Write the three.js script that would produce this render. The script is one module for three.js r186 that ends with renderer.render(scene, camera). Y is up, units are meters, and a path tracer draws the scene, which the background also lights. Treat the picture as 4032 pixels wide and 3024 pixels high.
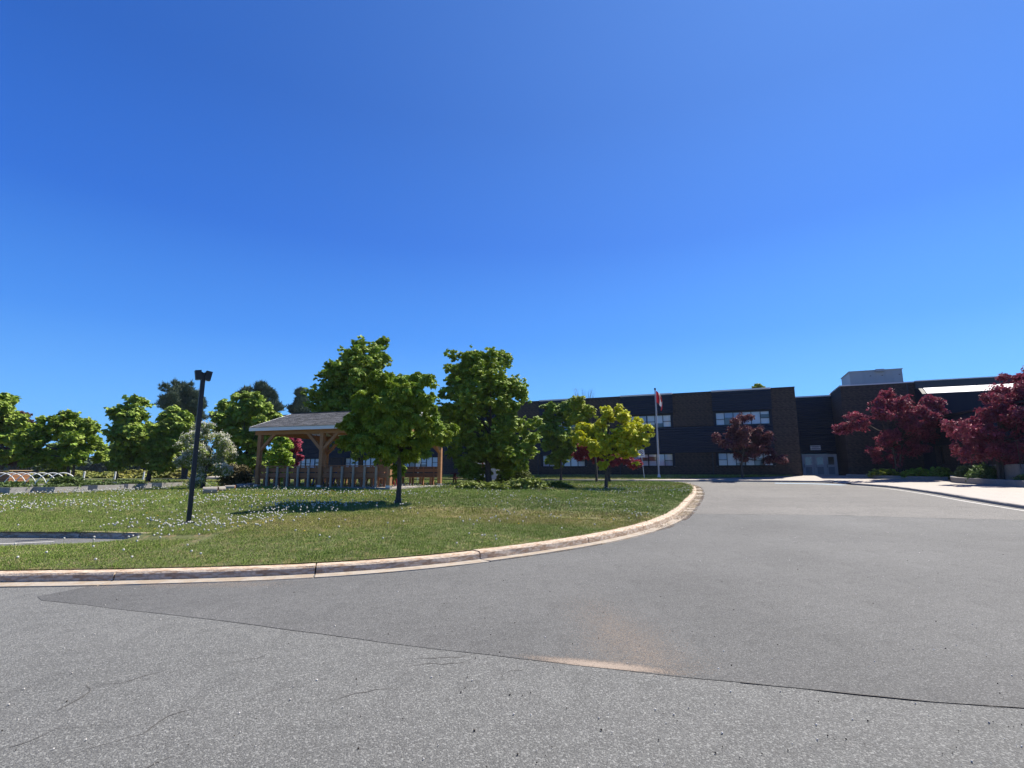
import * as THREE from 'three';
import { mergeGeometries, mergeVertices } from 'three/addons/utils/BufferGeometryUtils.js';

// ------------------------------------------------------------------ camera, sky, sun, exposure
const scene = new THREE.Scene();
const camera = new THREE.PerspectiveCamera(72.55, 4 / 3, 0.1, 6000);
camera.position.set(0, 1.6, 0);
camera.rotation.set(THREE.MathUtils.degToRad(9.69), 0, 0);
const renderer = new THREE.WebGLRenderer({ antialias: true });
renderer.setSize(1024, 768);
renderer.toneMapping = THREE.LinearToneMapping;
renderer.toneMappingExposure = 2.15;
renderer.shadowMap.enabled = true;

const SUN_AZ = THREE.MathUtils.degToRad(50), SUN_EL = THREE.MathUtils.degToRad(54);
const sunDir = new THREE.Vector3(Math.sin(SUN_AZ) * Math.cos(SUN_EL), Math.sin(SUN_EL), -Math.cos(SUN_AZ) * Math.cos(SUN_EL));
{ // clear sky: colour by elevation, brighter towards the sun
  const W = 512, H = 256, data = new Float32Array(W * H * 4);
  const SKY = 1 / 2.15;
  const stops = [[-90, .12, .14, .15], [-2, .2, .3, .42], [0, .235, .57, 1.08], [6, .16, .475, 1.03], [14, .075, .29, .88], [24, .034, .162, .67], [36, .019, .111, .5], [50, .013, .089, .42], [90, .011, .078, .36]];
  for (let j = 0; j < H; j++) {
    const el = (j + .5) / H * 180 - 90;
    let k = 0; while (k < stops.length - 2 && stops[k + 1][0] < el) k++;
    const a = stops[k], b = stops[k + 1], t = Math.min(1, Math.max(0, (el - a[0]) / (b[0] - a[0])));
    for (let i = 0; i < W; i++) {
      const phi = ((i + .5) / W - .5) * 2 * Math.PI, ce = Math.cos(el * Math.PI / 180);
      const v = new THREE.Vector3(Math.cos(phi) * ce, Math.sin(el * Math.PI / 180), Math.sin(phi) * ce);
      const g = Math.acos(Math.min(1, Math.max(-1, v.dot(sunDir)))) * 180 / Math.PI;
      const glow = el > -2 ? .7 * Math.exp(-g / 17) + .9 * Math.exp(-g * g / (46 * 46)) : 0;
      const o = (j * W + i) * 4;
      data[o] = (a[1] + (b[1] - a[1]) * t) * (1 + glow * .9) * SKY + glow * .082 * SKY;
      data[o + 1] = (a[2] + (b[2] - a[2]) * t) * (1 + glow * .85) * SKY + glow * .1 * SKY;
      data[o + 2] = (a[3] + (b[3] - a[3]) * t) * (1 + glow * .6) * SKY + glow * .08 * SKY;
      data[o + 3] = 1;
    }
  }
  const sky = new THREE.DataTexture(data, W, H, THREE.RGBAFormat, THREE.FloatType);
  sky.mapping = THREE.EquirectangularReflectionMapping; sky.magFilter = THREE.LinearFilter; sky.minFilter = THREE.LinearFilter;
  sky.wrapS = THREE.RepeatWrapping; sky.needsUpdate = true;
  scene.background = sky; scene.environment = sky;
}
const sun = new THREE.DirectionalLight(new THREE.Color().setRGB(1, .93, .82), 5);
sun.position.copy(sunDir).multiplyScalar(150).add(new THREE.Vector3(0, 0, -35));
sun.target.position.set(0, 0, -35); scene.add(sun, sun.target);
sun.castShadow = true; sun.shadow.mapSize.set(4096, 4096);
Object.assign(sun.shadow.camera, { left: -90, right: 90, top: 90, bottom: -90, near: 1, far: 400 });
sun.shadow.bias = -.0005;

// ------------------------------------------------------------------ helpers
function rng(seed) { let a = seed >>> 0; return () => { a = (a + 0x6D2B79F5) | 0; let t = Math.imul(a ^ (a >>> 15), 1 | a); t = (t + Math.imul(t ^ (t >>> 7), 61 | t)) ^ t; return ((t ^ (t >>> 14)) >>> 0) / 4294967296; }; }
const V = (x, y, z) => new THREE.Vector3(x, y, z);
const RAD = THREE.MathUtils.degToRad;
const clamp = (v, a, b) => Math.min(b, Math.max(a, v));
const sstep = (a, b, v) => { const t = clamp((v - a) / (b - a), 0, 1); return t * t * (3 - 2 * t); };
function hash(i, j, s) { let h = Math.imul(i, 374761393) + Math.imul(j, 668265263) + Math.imul(s, 982451653); h = Math.imul(h ^ (h >>> 13), 1274126177); return ((h ^ (h >>> 16)) >>> 0) / 4294967296; }
function vnoise(x, y, s = 1, wrap = 0) {
  const i = Math.floor(x), j = Math.floor(y), fx = x - i, fy = y - j, u = fx * fx * (3 - 2 * fx), v = fy * fy * (3 - 2 * fy);
  const w = (k) => wrap ? ((k % wrap) + wrap) % wrap : k;
  const a = hash(w(i), w(j), s), b = hash(w(i + 1), w(j), s), c = hash(w(i), w(j + 1), s), d = hash(w(i + 1), w(j + 1), s);
  return a + (b - a) * u + (c - a) * v + (a - b - c + d) * u * v;
}
function fbm(x, y, s = 1, o = 4, wrap = 0) { let r = 0, a = .5, n = 0; for (let k = 0; k < o; k++) { r += a * vnoise(x, y, s + k, wrap); n += a; x *= 2; y *= 2; wrap *= 2; a *= .5; } return r / n; }
const taken = {};
function numbered(n) { taken[n] = (taken[n] ?? -1) + 1; return taken[n] ? `${n}_${String(taken[n]).padStart(3, '0')}` : n; }
function tag(o, label, category, group, kind) { if (label) o.userData.label = label; if (category) o.userData.category = category; if (group) o.userData.group = group; if (kind) o.userData.kind = kind; return o; }
function shade(o) { o.castShadow = true; o.receiveShadow = true; return o; }
function mesh(name, geo, mat, parent) {
  const g = Array.isArray(geo) ? (geo.length === 1 ? geo[0] : mergeGeometries(geo.map(norm))) : geo;
  const m = shade(new THREE.Mesh(g, mat)); m.name = parent ? name : numbered(name); (parent ?? scene).add(m); return m;
}
function norm(g) { const r = g.index ? g.toNonIndexed() : g; for (const k of Object.keys(r.attributes)) if (!['position', 'normal', 'uv'].includes(k)) r.deleteAttribute(k); return r; }
function struct(name, geo, mat) { return tag(mesh(name, geo, mat), null, null, null, 'structure'); }
function thing(name, label, category, [x, y, z] = [0, 0, 0], turn = 0, group) {
  const o = new THREE.Group(); o.name = numbered(name); scene.add(o); o.position.set(x, y, z); o.rotation.y = turn; return tag(o, label, category, group);
}
function sub(name, parent) { const o = new THREE.Group(); o.name = name; parent.add(o); return o; }
// box with uv in metres, centred at x,y,z
function bx(w, h, d, x = 0, y = 0, z = 0, rx = 0, ry = 0, rz = 0) {
  const g = new THREE.BoxGeometry(w, h, d), uv = g.attributes.uv, dim = [[d, h], [d, h], [w, d], [w, d], [w, h], [w, h]];
  for (let i = 0; i < 24; i++) { const q = dim[i >> 2]; uv.setXY(i, uv.getX(i) * q[0] + x * .37 + z * .11, uv.getY(i) * q[1] + y); }
  if (rx || ry || rz) g.applyMatrix4(new THREE.Matrix4().makeRotationFromEuler(new THREE.Euler(rx, ry, rz)));
  g.translate(x, y, z); return g;
}
const bb = (x0, x1, y0, y1, z0, z1) => bx(x1 - x0, y1 - y0, z1 - z0, (x0 + x1) / 2, (y0 + y1) / 2, (z0 + z1) / 2);
// square beam between two points
function beam(a, b, w, h = w) {
  const L = a.distanceTo(b), g = bx(w, h, L), m = new THREE.Matrix4();
  const f = b.clone().sub(a).normalize(), up = Math.abs(f.y) > .98 ? V(0, 0, 1) : V(0, 1, 0), r = up.clone().cross(f).normalize(), u = f.clone().cross(r);
  m.makeBasis(r, u, f); m.setPosition(a.clone().add(b).multiplyScalar(.5)); g.applyMatrix4(m); return g;
}
function rod(a, b, r0, r1 = r0, seg = 8) {
  const L = a.distanceTo(b), g = new THREE.CylinderGeometry(r1, r0, L, seg, 1), q = new THREE.Quaternion().setFromUnitVectors(V(0, 1, 0), b.clone().sub(a).normalize());
  g.applyQuaternion(q); g.translate((a.x + b.x) / 2, (a.y + b.y) / 2, (a.z + b.z) / 2); return g;
}
// tapered curved limb through points with radii
function limb(pts, r0, r1, seg = 7, n = 8, seed = 1) {
  const c = new THREE.CatmullRomCurve3(pts), g = new THREE.TubeGeometry(c, n, 1, seg, false), p = g.attributes.position, uv = g.attributes.uv;
  const len = c.getLength();
  for (let i = 0; i <= n; i++) {
    const o = c.getPointAt(i / n), r = r0 + (r1 - r0) * Math.pow(i / n, .8);
    for (let j = 0; j <= seg; j++) { const k = i * (seg + 1) + j; const w = r * (1 + .12 * (hash(i, j % seg, seed) - .5)); p.setXYZ(k, o.x + (p.getX(k) - o.x) * w, o.y + (p.getY(k) - o.y) * w, o.z + (p.getZ(k) - o.z) * w); uv.setXY(k, j / seg * .8, i / n * len); }
  }
  g.computeVertexNormals(); return g;
}

// ------------------------------------------------------------------ textures
function dataTex(N, f, srgb, M = N) {
  const d = new Uint8Array(N * M * 4);
  for (let j = 0; j < M; j++) for (let i = 0; i < N; i++) { const c = f(i, j), o = (j * N + i) * 4; d[o] = clamp(c[0] * 255, 0, 255); d[o + 1] = clamp(c[1] * 255, 0, 255); d[o + 2] = clamp(c[2] * 255, 0, 255); d[o + 3] = 255; }
  const t = new THREE.DataTexture(d, N, M); t.wrapS = t.wrapT = THREE.RepeatWrapping; t.magFilter = THREE.LinearFilter; t.minFilter = THREE.LinearMipmapLinearFilter; t.generateMipmaps = true; t.anisotropy = 8;
  if (srgb) t.colorSpace = THREE.SRGBColorSpace; t.needsUpdate = true; return t;
}
function tiled(t, m) { const c = t.clone(); c.repeat.set(1 / m, 1 / m); c.needsUpdate = true; return c; }
const l2s = (v) => v <= .0031308 ? v * 12.92 : 1.055 * Math.pow(v, 1 / 2.4) - .055;
const S3 = (r, g, b) => [l2s(r), l2s(g), l2s(b)];
// crushed stone in bitumen: stone chips of different tone scattered over a binder
function asphaltHeights(N, chips, seed) {
  const r = rng(seed), a = new Float32Array(N * N).fill(.34), b = new Float32Array(N * N);
  for (let k = 0; k < chips; k++) {
    const x = r() * N, y = r() * N, R = 1.4 + Math.pow(r(), 2) * 4.6, e = .6 + r() * .6, th = r() * 3.14, tone = .1 + Math.pow(r(), 1.8) * .9, c = Math.cos(th), s = Math.sin(th);
    for (let j = -6; j <= 6; j++) for (let i = -6; i <= 6; i++) {
      const u = (i * c + j * s) / R, v = (-i * s + j * c) / (R * e); if (u * u + v * v > 1) continue;
      const p = ((Math.floor(y + j) % N + N) % N) * N + ((Math.floor(x + i) % N + N) % N); a[p] = tone; b[p] = 1 - (u * u + v * v) * .5;
    }
  }
  return [a, b];
}
const [chipTone, chipHigh] = asphaltHeights(1024, 42000, 7);
const asphaltTex = dataTex(1024, (i, j) => { const n = chipTone[j * 1024 + i], f = fbm(i / 128, j / 128, 5, 3, 8), v = (.3 + 1.15 * n) * (.88 + .24 * f); return S3(v * .66, v * .655, v * .65); }, true);
const asphaltBump = dataTex(1024, (i, j) => { const v = chipHigh[j * 1024 + i] * .8 + .2 * chipTone[j * 1024 + i]; return [v, v, v]; });
const turfTex = dataTex(1024, (i, j) => { const f = fbm(i / 64, j / 64, 21, 5, 16), g = vnoise(i / 4, j / 4, 33, 256), h = fbm(i / 16, j / 16, 41, 3, 64); const v = .35 + .5 * g * .8 + .4 * h; const dry = sstep(.52, .72, f); return S3((.085 + .08 * dry) * v, (.1 + .035 * dry) * v, (.022 + .03 * dry) * v); }, true);
const concreteTex = dataTex(512, (i, j) => { const f = fbm(i / 64, j / 64, 51, 5, 8), g = hash(i, j, 3), s = sstep(.55, .8, fbm(i / 32, j / 32, 61, 4, 16)); const v = .8 + .22 * f + .12 * (g - .5) - .14 * s; return S3(v * .8, v * .8, v * .8); }, true);
// old kerb concrete: pale paste, exposed red-brown mud and pitted patches
const kerbTex = dataTex(512, (i, j) => { const f = fbm(i / 16, j / 16, 71, 5, 32), g = hash(i, j, 5), s = sstep(.34, .7, fbm(i / 32, j / 8, 81, 5, 16)); const v = .7 + .45 * f + .3 * (g - .5); return S3(v * (.6 - .2 * s), v * (.51 - .235 * s), v * (.4 - .225 * s)); }, true);
const kerbBump = dataTex(512, (i, j) => { const v = fbm(i / 10, j / 10, 71, 3, 64) * .6 + .4 * hash(i >> 1, j >> 1, 9); return [v, v, v]; });
const sandyTex = dataTex(512, (i, j) => { const f = fbm(i / 40, j / 40, 91, 5, 16), g = hash(i, j, 7), s = sstep(.45, .62, fbm(i / 64, j / 64, 95, 5, 8)); const v = .72 + .3 * f + .3 * (g - .5); return S3(v * (.5 - .05 * s), v * (.45 - .08 * s), v * (.37 - .1 * s)); }, true);
const BRW = 512; // 8 courses x 4 bricks = 0.86 x 0.6 m
const brickCell = (i, j) => { const row = Math.floor(j / 64), y = j % 64, x = (i + (row % 2) * 64) % 512, col = Math.floor(x / 128), xx = x % 128; return [row, col, xx < 6 || y < 9]; };
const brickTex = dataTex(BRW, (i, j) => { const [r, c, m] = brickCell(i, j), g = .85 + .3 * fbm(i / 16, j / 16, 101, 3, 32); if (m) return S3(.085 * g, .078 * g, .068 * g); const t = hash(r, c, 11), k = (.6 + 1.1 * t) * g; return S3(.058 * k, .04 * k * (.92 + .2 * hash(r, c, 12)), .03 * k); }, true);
const brickBump = dataTex(BRW, (i, j) => { const m = brickCell(i, j)[2]; const v = m ? 0 : .75 + .25 * hash(i >> 2, j >> 2, 4); return [v, v, v]; });
const barkTex = dataTex(256, (i, j) => { const f = fbm(i / 10, j / 40, 111, 4, 0), v = .55 + .9 * Math.abs(f - .5) * 2 + .2 * hash(i, j, 8); return S3(.085 * v, .07 * v, .056 * v); }, true);
const barkBump = dataTex(256, (i, j) => { const v = fbm(i / 10, j / 40, 111, 4, 0); return [v, v, v]; });
const woodTex = dataTex(512, (i, j) => { const x = i / 512, y = j / 512, w = fbm(x * 2, y * 60 + 2 * fbm(x * 3, y * 3, 5, 2), 121, 3), f = fbm(x * 6, y * 240, 131, 2), v = .62 + .5 * w + .22 * f; return S3(v, v * .97, v * .92); }, true);

// ------------------------------------------------------------------ materials
const C = (r, g, b) => new THREE.Color().setRGB(r, g, b);
const std = (o) => new THREE.MeshStandardMaterial({ roughness: .9, ...o });
const M = {
  asphaltOld: std({ color: C(.205, .209, .2), map: tiled(asphaltTex, 1.4), bumpMap: tiled(asphaltBump, 1.4), bumpScale: .004, vertexColors: true }),
  asphaltNew: std({ color: C(.163, .165, .16), map: tiled(asphaltTex, 1.3), bumpMap: tiled(asphaltBump, 1.3), bumpScale: .003, vertexColors: true }),
  asphaltFar: std({ color: C(.208, .2, .183), map: tiled(asphaltTex, 2.6), bumpMap: tiled(asphaltBump, 2.6), bumpScale: .003, vertexColors: true }),
  turf: std({ map: tiled(turfTex, 3.3), vertexColors: true, roughness: 1 }),
  concrete: std({ color: C(.4, .36, .315), map: tiled(concreteTex, 2.3), roughness: .85 }),
  kerb: std({ color: C(.82, .8, .79), map: tiled(kerbTex, 1.3), bumpMap: tiled(kerbBump, 1.3), bumpScale: .008 }),
  gutter: std({ color: C(.66, .64, .63), map: tiled(sandyTex, 1.1), bumpMap: tiled(kerbBump, 1.1), bumpScale: .006 }),
  kerbFar: std({ color: C(.34, .31, .28), map: tiled(concreteTex, 1.7), roughness: .9 }),
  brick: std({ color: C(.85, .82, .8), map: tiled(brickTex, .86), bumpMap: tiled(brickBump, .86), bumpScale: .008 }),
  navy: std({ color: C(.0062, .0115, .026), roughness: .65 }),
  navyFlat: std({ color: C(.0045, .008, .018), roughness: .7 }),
  fascia: std({ color: C(.035, .04, .045), roughness: .5 }),
  coping: std({ color: C(.72, .7, .64), roughness: .5 }),
  darkMetal: std({ color: C(.02, .02, .022), roughness: .45 }),
  frame: std({ color: C(.008, .009, .012), roughness: .4 }),
  glass: new THREE.MeshPhysicalMaterial({ color: 0xffffff, transmission: 1, thickness: 0, roughness: .03, ior: 1.55 }),
  blind: std({ color: C(.62, .64, .66), roughness: .8 }),
  blindBlue: std({ color: C(.3, .36, .5), roughness: .8 }),
  room: std({ color: C(.3, .29, .27) }),
  doorGrey: std({ color: C(.5, .5, .5), roughness: .5 }),
  doorPanel: std({ color: C(.26, .27, .29), roughness: .5 }),
  steel: std({ color: C(.5, .51, .53), roughness: .35, metalness: .8 }),
  white: std({ color: C(.7, .7, .68), roughness: .6 }),
  signWhite: std({ color: C(.75, .76, .76), roughness: .5 }),
  hvac: std({ color: C(.34, .36, .38), roughness: .55 }),
  wood: std({ color: C(.34, .17, .075), map: tiled(woodTex, 1), roughness: .75 }),
  woodDark: std({ color: C(.3, .135, .062), map: tiled(woodTex, 1), roughness: .8 }),
  woodGrey: std({ color: C(.36, .31, .24), map: tiled(woodTex, 1), roughness: .9 }),
  woodPale: std({ color: C(.42, .3, .18), map: tiled(woodTex, 1), roughness: .8 }),
  woodRed: std({ color: C(.1, .02, .018), map: tiled(woodTex, 1), roughness: .7 }),
  bedGrey: std({ color: C(.42, .4, .37), map: tiled(concreteTex, 1.5), roughness: .95 }),
  soil: std({ color: C(.06, .043, .03), roughness: 1 }),
  bark: std({ map: tiled(barkTex, .8), bumpMap: tiled(barkBump, .8), bumpScale: .02, roughness: 1 }),
  lampPaint: std({ color: C(.014, .0145, .016), roughness: .6 }),
  pvc: std({ color: C(.78, .77, .72), roughness: .4 }),
  red: std({ color: C(.42, .035, .03), roughness: .6 }),
  stone: std({ color: C(.36, .33, .28), map: tiled(concreteTex, .9), roughness: .9 }),
  crack: std({ color: C(.07, .066, .06), roughness: 1 }),
  paint: std({ color: C(.4, .39, .36), roughness: .7 }),
  paintBlue: std({ color: C(.25, .36, .46), roughness: .8 }),
};
const leafMat = (transmission = .35) => new THREE.MeshPhysicalMaterial({ color: 0xffffff, roughness: .7, specularIntensity: .4, transmission, thickness: 0, side: THREE.DoubleSide });
const LEAF = leafMat(.3), NEEDLE = std({ color: 0xffffff, side: THREE.DoubleSide, roughness: .8 }), GRASS = new THREE.MeshPhysicalMaterial({ color: 0xffffff, roughness: 1, specularIntensity: .2, side: THREE.DoubleSide }), PETAL = new THREE.MeshPhysicalMaterial({ color: 0xffffff, roughness: .9, transmission: .3, thickness: 0, side: THREE.DoubleSide });

// ------------------------------------------------------------------ lie of the land: x right, d ahead (z = -d)
const KX = [-60, 6, 10, 20, 36, 50, 58.9, 63, 400], KY = [0, 0, .05, .2, .5, .78, 1.25, 1.27, 1.27];
const lin = (e) => { let k = 0; while (k < KX.length - 2 && KX[k + 1] < e) k++; return KY[k] + (KY[k + 1] - KY[k]) * clamp((e - KX[k]) / (KX[k + 1] - KX[k]), 0, 1); };
function roadH(x, d) { const e = x * .381 + d * .9245; return (lin(e - 1.6) + lin(e - .8) + lin(e) + lin(e + .8) + lin(e + 1.6)) / 5; }
const islandPts = [[-60, 5.4], [-40, 6.5], [-25, 7.0], [-15, 7.6], [-7.5, 8.15], [-5.6, 8.3], [-3.5, 8.65], [-2.1, 9.15], [-.5, 10.1], [2.05, 12.4], [4.4, 15.8], [8.1, 24.3], [11.1, 32.2], [13.4, 39.5], [14.2, 44.5], [13.2, 47], [11, 48.2], [5, 50.6], [-10, 56.8], [-46, 71.6]];
const islandCurve = new THREE.CatmullRomCurve3(islandPts.map(([x, d]) => V(x, 0, d)), false, 'centripetal');
const islandLine = islandCurve.getSpacedPoints(260).map((p) => [p.x, p.z]);
function polySdf(poly) { // inside positive
  return (x, d) => {
    let m = 1e9, inside = false; const n = poly.length;
    for (let i = 0, j = n - 1; i < n; j = i++) {
      const [ax, ay] = poly[j], [bx_, by] = poly[i], ex = bx_ - ax, ey = by - ay, t = clamp(((x - ax) * ex + (d - ay) * ey) / (ex * ex + ey * ey || 1), 0, 1), qx = x - ax - t * ex, qy = d - ay - t * ey;
      m = Math.min(m, qx * qx + qy * qy);
      if ((by > d) !== (ay > d) && x < (ax - bx_) * (d - by) / (ay - by) + bx_) inside = !inside;
    }
    return (inside ? 1 : -1) * Math.sqrt(m);
  };
}
const islandSdf = polySdf([...islandLine, [-90, 90], [-90, 5]]);
const lotPoly = [[-40, 8.9], [-16, 9.6], [-11, 10.0], [-9.5, 10.35], [-8.5, 10.8], [-7.95, 11.3], [-7.75, 11.62], [-9.4, 11.9], [-12, 12.0], [-40, 12.4]];
const lotSdf = polySdf(lotPoly);
const LOT_H = .2;
function lawnH(x, d) {
  const b = roadH(x, d) + .122, q = Math.max(0, islandSdf(x, d));
  let h = b + Math.max(.9 - b, 0) * (1 - Math.exp(-q / 9));
  const rx = x + 9, rd = d - 27.5; h += .12 * Math.exp(-(rx * rx + rd * rd) / 50) * sstep(0, 4, q);
  h += (.03 * (fbm(x * .45, d * .45, 3, 3) - .5)) * sstep(0, 1.5, q);
  const l = lotSdf(x, d); if (l > -4) h += (LOT_H + (d > 11.4 ? .13 : .03) - h) * sstep(-4, -.1, l) * (x < -6 ? 1 : 0) * sstep(.3, 1.8, q);
  return h;
}
function region(sdf, hf, [x0, x1, d0, d1], res, mottle) {
  const nx = Math.round((x1 - x0) / res), nd = Math.round((d1 - d0) / res), s = new Float32Array((nx + 1) * (nd + 1)), pos = [], uv = [], col = [];
  for (let j = 0; j <= nd; j++) for (let i = 0; i <= nx; i++) s[j * (nx + 1) + i] = sdf(x0 + i * res, d0 + j * res);
  const put = (x, d) => { pos.push(x, hf(x, d), -d); uv.push(x, d); if (mottle) { const c = mottle(x, d); col.push(c[0], c[1], c[2]); } };
  for (let j = 0; j < nd; j++) for (let i = 0; i < nx; i++) {
    const cs = [[i, j], [i + 1, j], [i + 1, j + 1], [i, j + 1]], v = cs.map(([a, b]) => s[b * (nx + 1) + a]);
    if (v.every((k) => k <= 0)) continue;
    const poly = [];
    for (let k = 0; k < 4; k++) {
      const a = cs[k], b = cs[(k + 1) % 4], va = v[k], vb = v[(k + 1) % 4];
      if (va > 0) poly.push([x0 + a[0] * res, d0 + a[1] * res]);
      if ((va > 0) !== (vb > 0)) { const t = va / (va - vb); poly.push([x0 + (a[0] + (b[0] - a[0]) * t) * res, d0 + (a[1] + (b[1] - a[1]) * t) * res]); }
    }
    for (let k = 1; k + 1 < poly.length; k++) for (const q of [poly[0], poly[k], poly[k + 1]]) put(q[0], q[1]);
  }
  let g = new THREE.BufferGeometry();
  g.setAttribute('position', new THREE.Float32BufferAttribute(pos, 3)); g.setAttribute('uv', new THREE.Float32BufferAttribute(uv, 2));
  if (mottle) g.setAttribute('color', new THREE.Float32BufferAttribute(col, 3));
  g = mergeVertices(g, 1e-3); g.computeVertexNormals(); return g;
}
const patchy = (seed, amt, sc) => (x, d) => { const v = 1 + amt * (fbm(x * sc, d * sc, seed, 4) - .5) * 2 + amt * .5 * (vnoise(x * 1.3, d * 1.3, seed + 9) - .5); return [v, v, v]; };

// ------------------------------------------------------------------ ground sheets
{ // far fields to the horizon
  const xs = [], ds = [];
  for (const v of [-3000, -2000, -1200, -800, -500, -350, -250, -180, -130, -100, -80, -65, -55, -50, -46, -42, 0, 20, 40, 60, 80, 120, 200, 400, 900, 2000, 3000]) xs.push(v);
  for (const v of [-1500, -400, -100, -30, 0, 10, 25, 40, 55, 64, 67, 70, 74, 80, 90, 105, 125, 160, 220, 320, 500, 800, 1300, 2200, 3500]) ds.push(v);
  const pos = [], uv = [], idx = [], col = [];
  ds.forEach((d) => xs.forEach((x) => { const near = (x > -45 && d < 68) || d < 3; pos.push(x, near ? -.6 : .8 + .1 * vnoise(x * .05, d * .05, 2), -d); uv.push(x, d); const k = .9 + .35 * vnoise(x * .02, d * .02, 8); col.push(k, k * 1.05, k * .9); }));
  for (let j = 0; j < ds.length - 1; j++) for (let i = 0; i < xs.length - 1; i++) { const a = j * xs.length + i, b = a + 1, c = a + xs.length, e = c + 1; idx.push(a, b, e, a, e, c); }
  const g = new THREE.BufferGeometry(); g.setAttribute('position', new THREE.Float32BufferAttribute(pos, 3)); g.setAttribute('uv', new THREE.Float32BufferAttribute(uv, 2)); g.setAttribute('color', new THREE.Float32BufferAttribute(col, 3)); g.setIndex(idx); g.computeVertexNormals();
  tag(struct('ground', g, M.turf), 'flat green meadow reaching out to the low hills');
}
tag(struct('lawn', region((x, d) => Math.min(islandSdf(x, d) - .25, -lotSdf(x, d), x + 50), lawnH, [-50.5, 15, 5, 74], .5, (x, d) => { const f = fbm(x * .16, d * .16, 77, 4), k = .85 + .5 * f; const dry = sstep(.5, .72, fbm(x * .11 + 5, d * .2, 99, 4)); return [k * (1 + .35 * dry), k * (1 + .08 * dry), k]; }), M.turf), 'mown lawn dotted with dandelions inside the curved kerb');
const seamNear = [[-12, 9.1], [-8.6, 7.95], [-6.63, 7.27], [-3.06, 6.06], [-1.22, 5.35], [.56, 4.74], [1.77, 4.38], [2.93, 4.03], [3.52, 3.93], [6, 3.3], [12, 1.9], [20, .3]];
const seamY = (p, x) => { let k = 0; while (k < p.length - 2 && p[k + 1][0] < x) k++; const a = p[k], b = p[k + 1]; return a[1] + (b[1] - a[1]) * (x - a[0]) / (b[0] - a[0]); };
const seamFar = [[-5, 19.4], [6.2, 18.75], [10.78, 18.04], [13.05, 16.98], [15.37, 16.16], [24, 13.6], [40, 9]];
const wob = (x) => .05 * (fbm(x * 1.7, 2, 15, 3) - .5);
struct('road', region(() => 1, roadH, [-62, 70, -22, 76], 2, patchy(31, .22, .4)), M.asphaltOld);
tag(scene.children[scene.children.length - 1], 'old pale grey asphalt drive with thin cracks');
tag(struct('road_resurfaced', region((x, d) => Math.min(d - seamY(seamNear, x) - wob(x), seamY(seamFar, x) + wob(x + 7) - d, x + 6.2 + (7.4 - d) * .3), (x, d) => roadH(x, d) + .005, [-12, 40, -1, 20], .25, patchy(37, .24, .4)), M.asphaltNew), 'darker newer asphalt laid across the bend of the drive');
tag(struct('road_upper', region((x, d) => d - seamY(seamFar, x) - wob(x + 7) - .012, (x, d) => roadH(x, d) + .0035, [-62, 60, 8, 76], .75, patchy(43, .2, .35)), M.asphaltFar), 'pale warm grey asphalt of the drive up to the school');
tag(struct('parking_lot', region((x, d) => lotSdf(x, d) + .5, () => LOT_H, [-41, -6, 8, 13.5], .5, patchy(47, .1, .3)), M.asphaltOld), 'narrow asphalt parking lot tip cut into the lawn');

// ribbons on the asphalt: dirt filled cracks, painted lines
function ribbon(pts, w, hf, wobble, seed) {
  const c = new THREE.CatmullRomCurve3(pts.map(([x, d]) => V(x, 0, d)), false, 'centripetal'), n = Math.max(4, Math.round(c.getLength() / .07)), pos = [], uv = [], idx = [];
  for (let i = 0; i <= n; i++) {
    const p = c.getPointAt(i / n), t = c.getTangentAt(i / n), k = wobble ? (fbm(i * .3, seed, seed, 4) - .5) * wobble + (hash(i, 3, seed) - .5) * wobble * .16 : 0, ww = wobble ? w * Math.max(.06, 1.9 * vnoise(i * .21, seed * 3, seed) - .45) : w;
    const nx = -t.z, nz = t.x;
    for (const s of [-1, 1]) { const x = p.x + nx * (k + s * ww / 2), d = p.z + nz * (k + s * ww / 2); pos.push(x, hf(x, d), -d); uv.push(x, d); }
    if (i) { const a = i * 2 - 2; idx.push(a, a + 2, a + 1, a + 1, a + 2, a + 3); }
  }
  const g = new THREE.BufferGeometry(); g.setAttribute('position', new THREE.Float32BufferAttribute(pos, 3)); g.setAttribute('uv', new THREE.Float32BufferAttribute(uv, 2)); g.setIndex(idx); g.computeVertexNormals();
  if (g.attributes.normal.getY(0) < 0) { const ix = g.index.array; for (let i = 0; i < ix.length; i += 3) { const t = ix[i]; ix[i] = ix[i + 1]; ix[i + 1] = t; } g.computeVertexNormals(); }
  return g;
}
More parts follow.
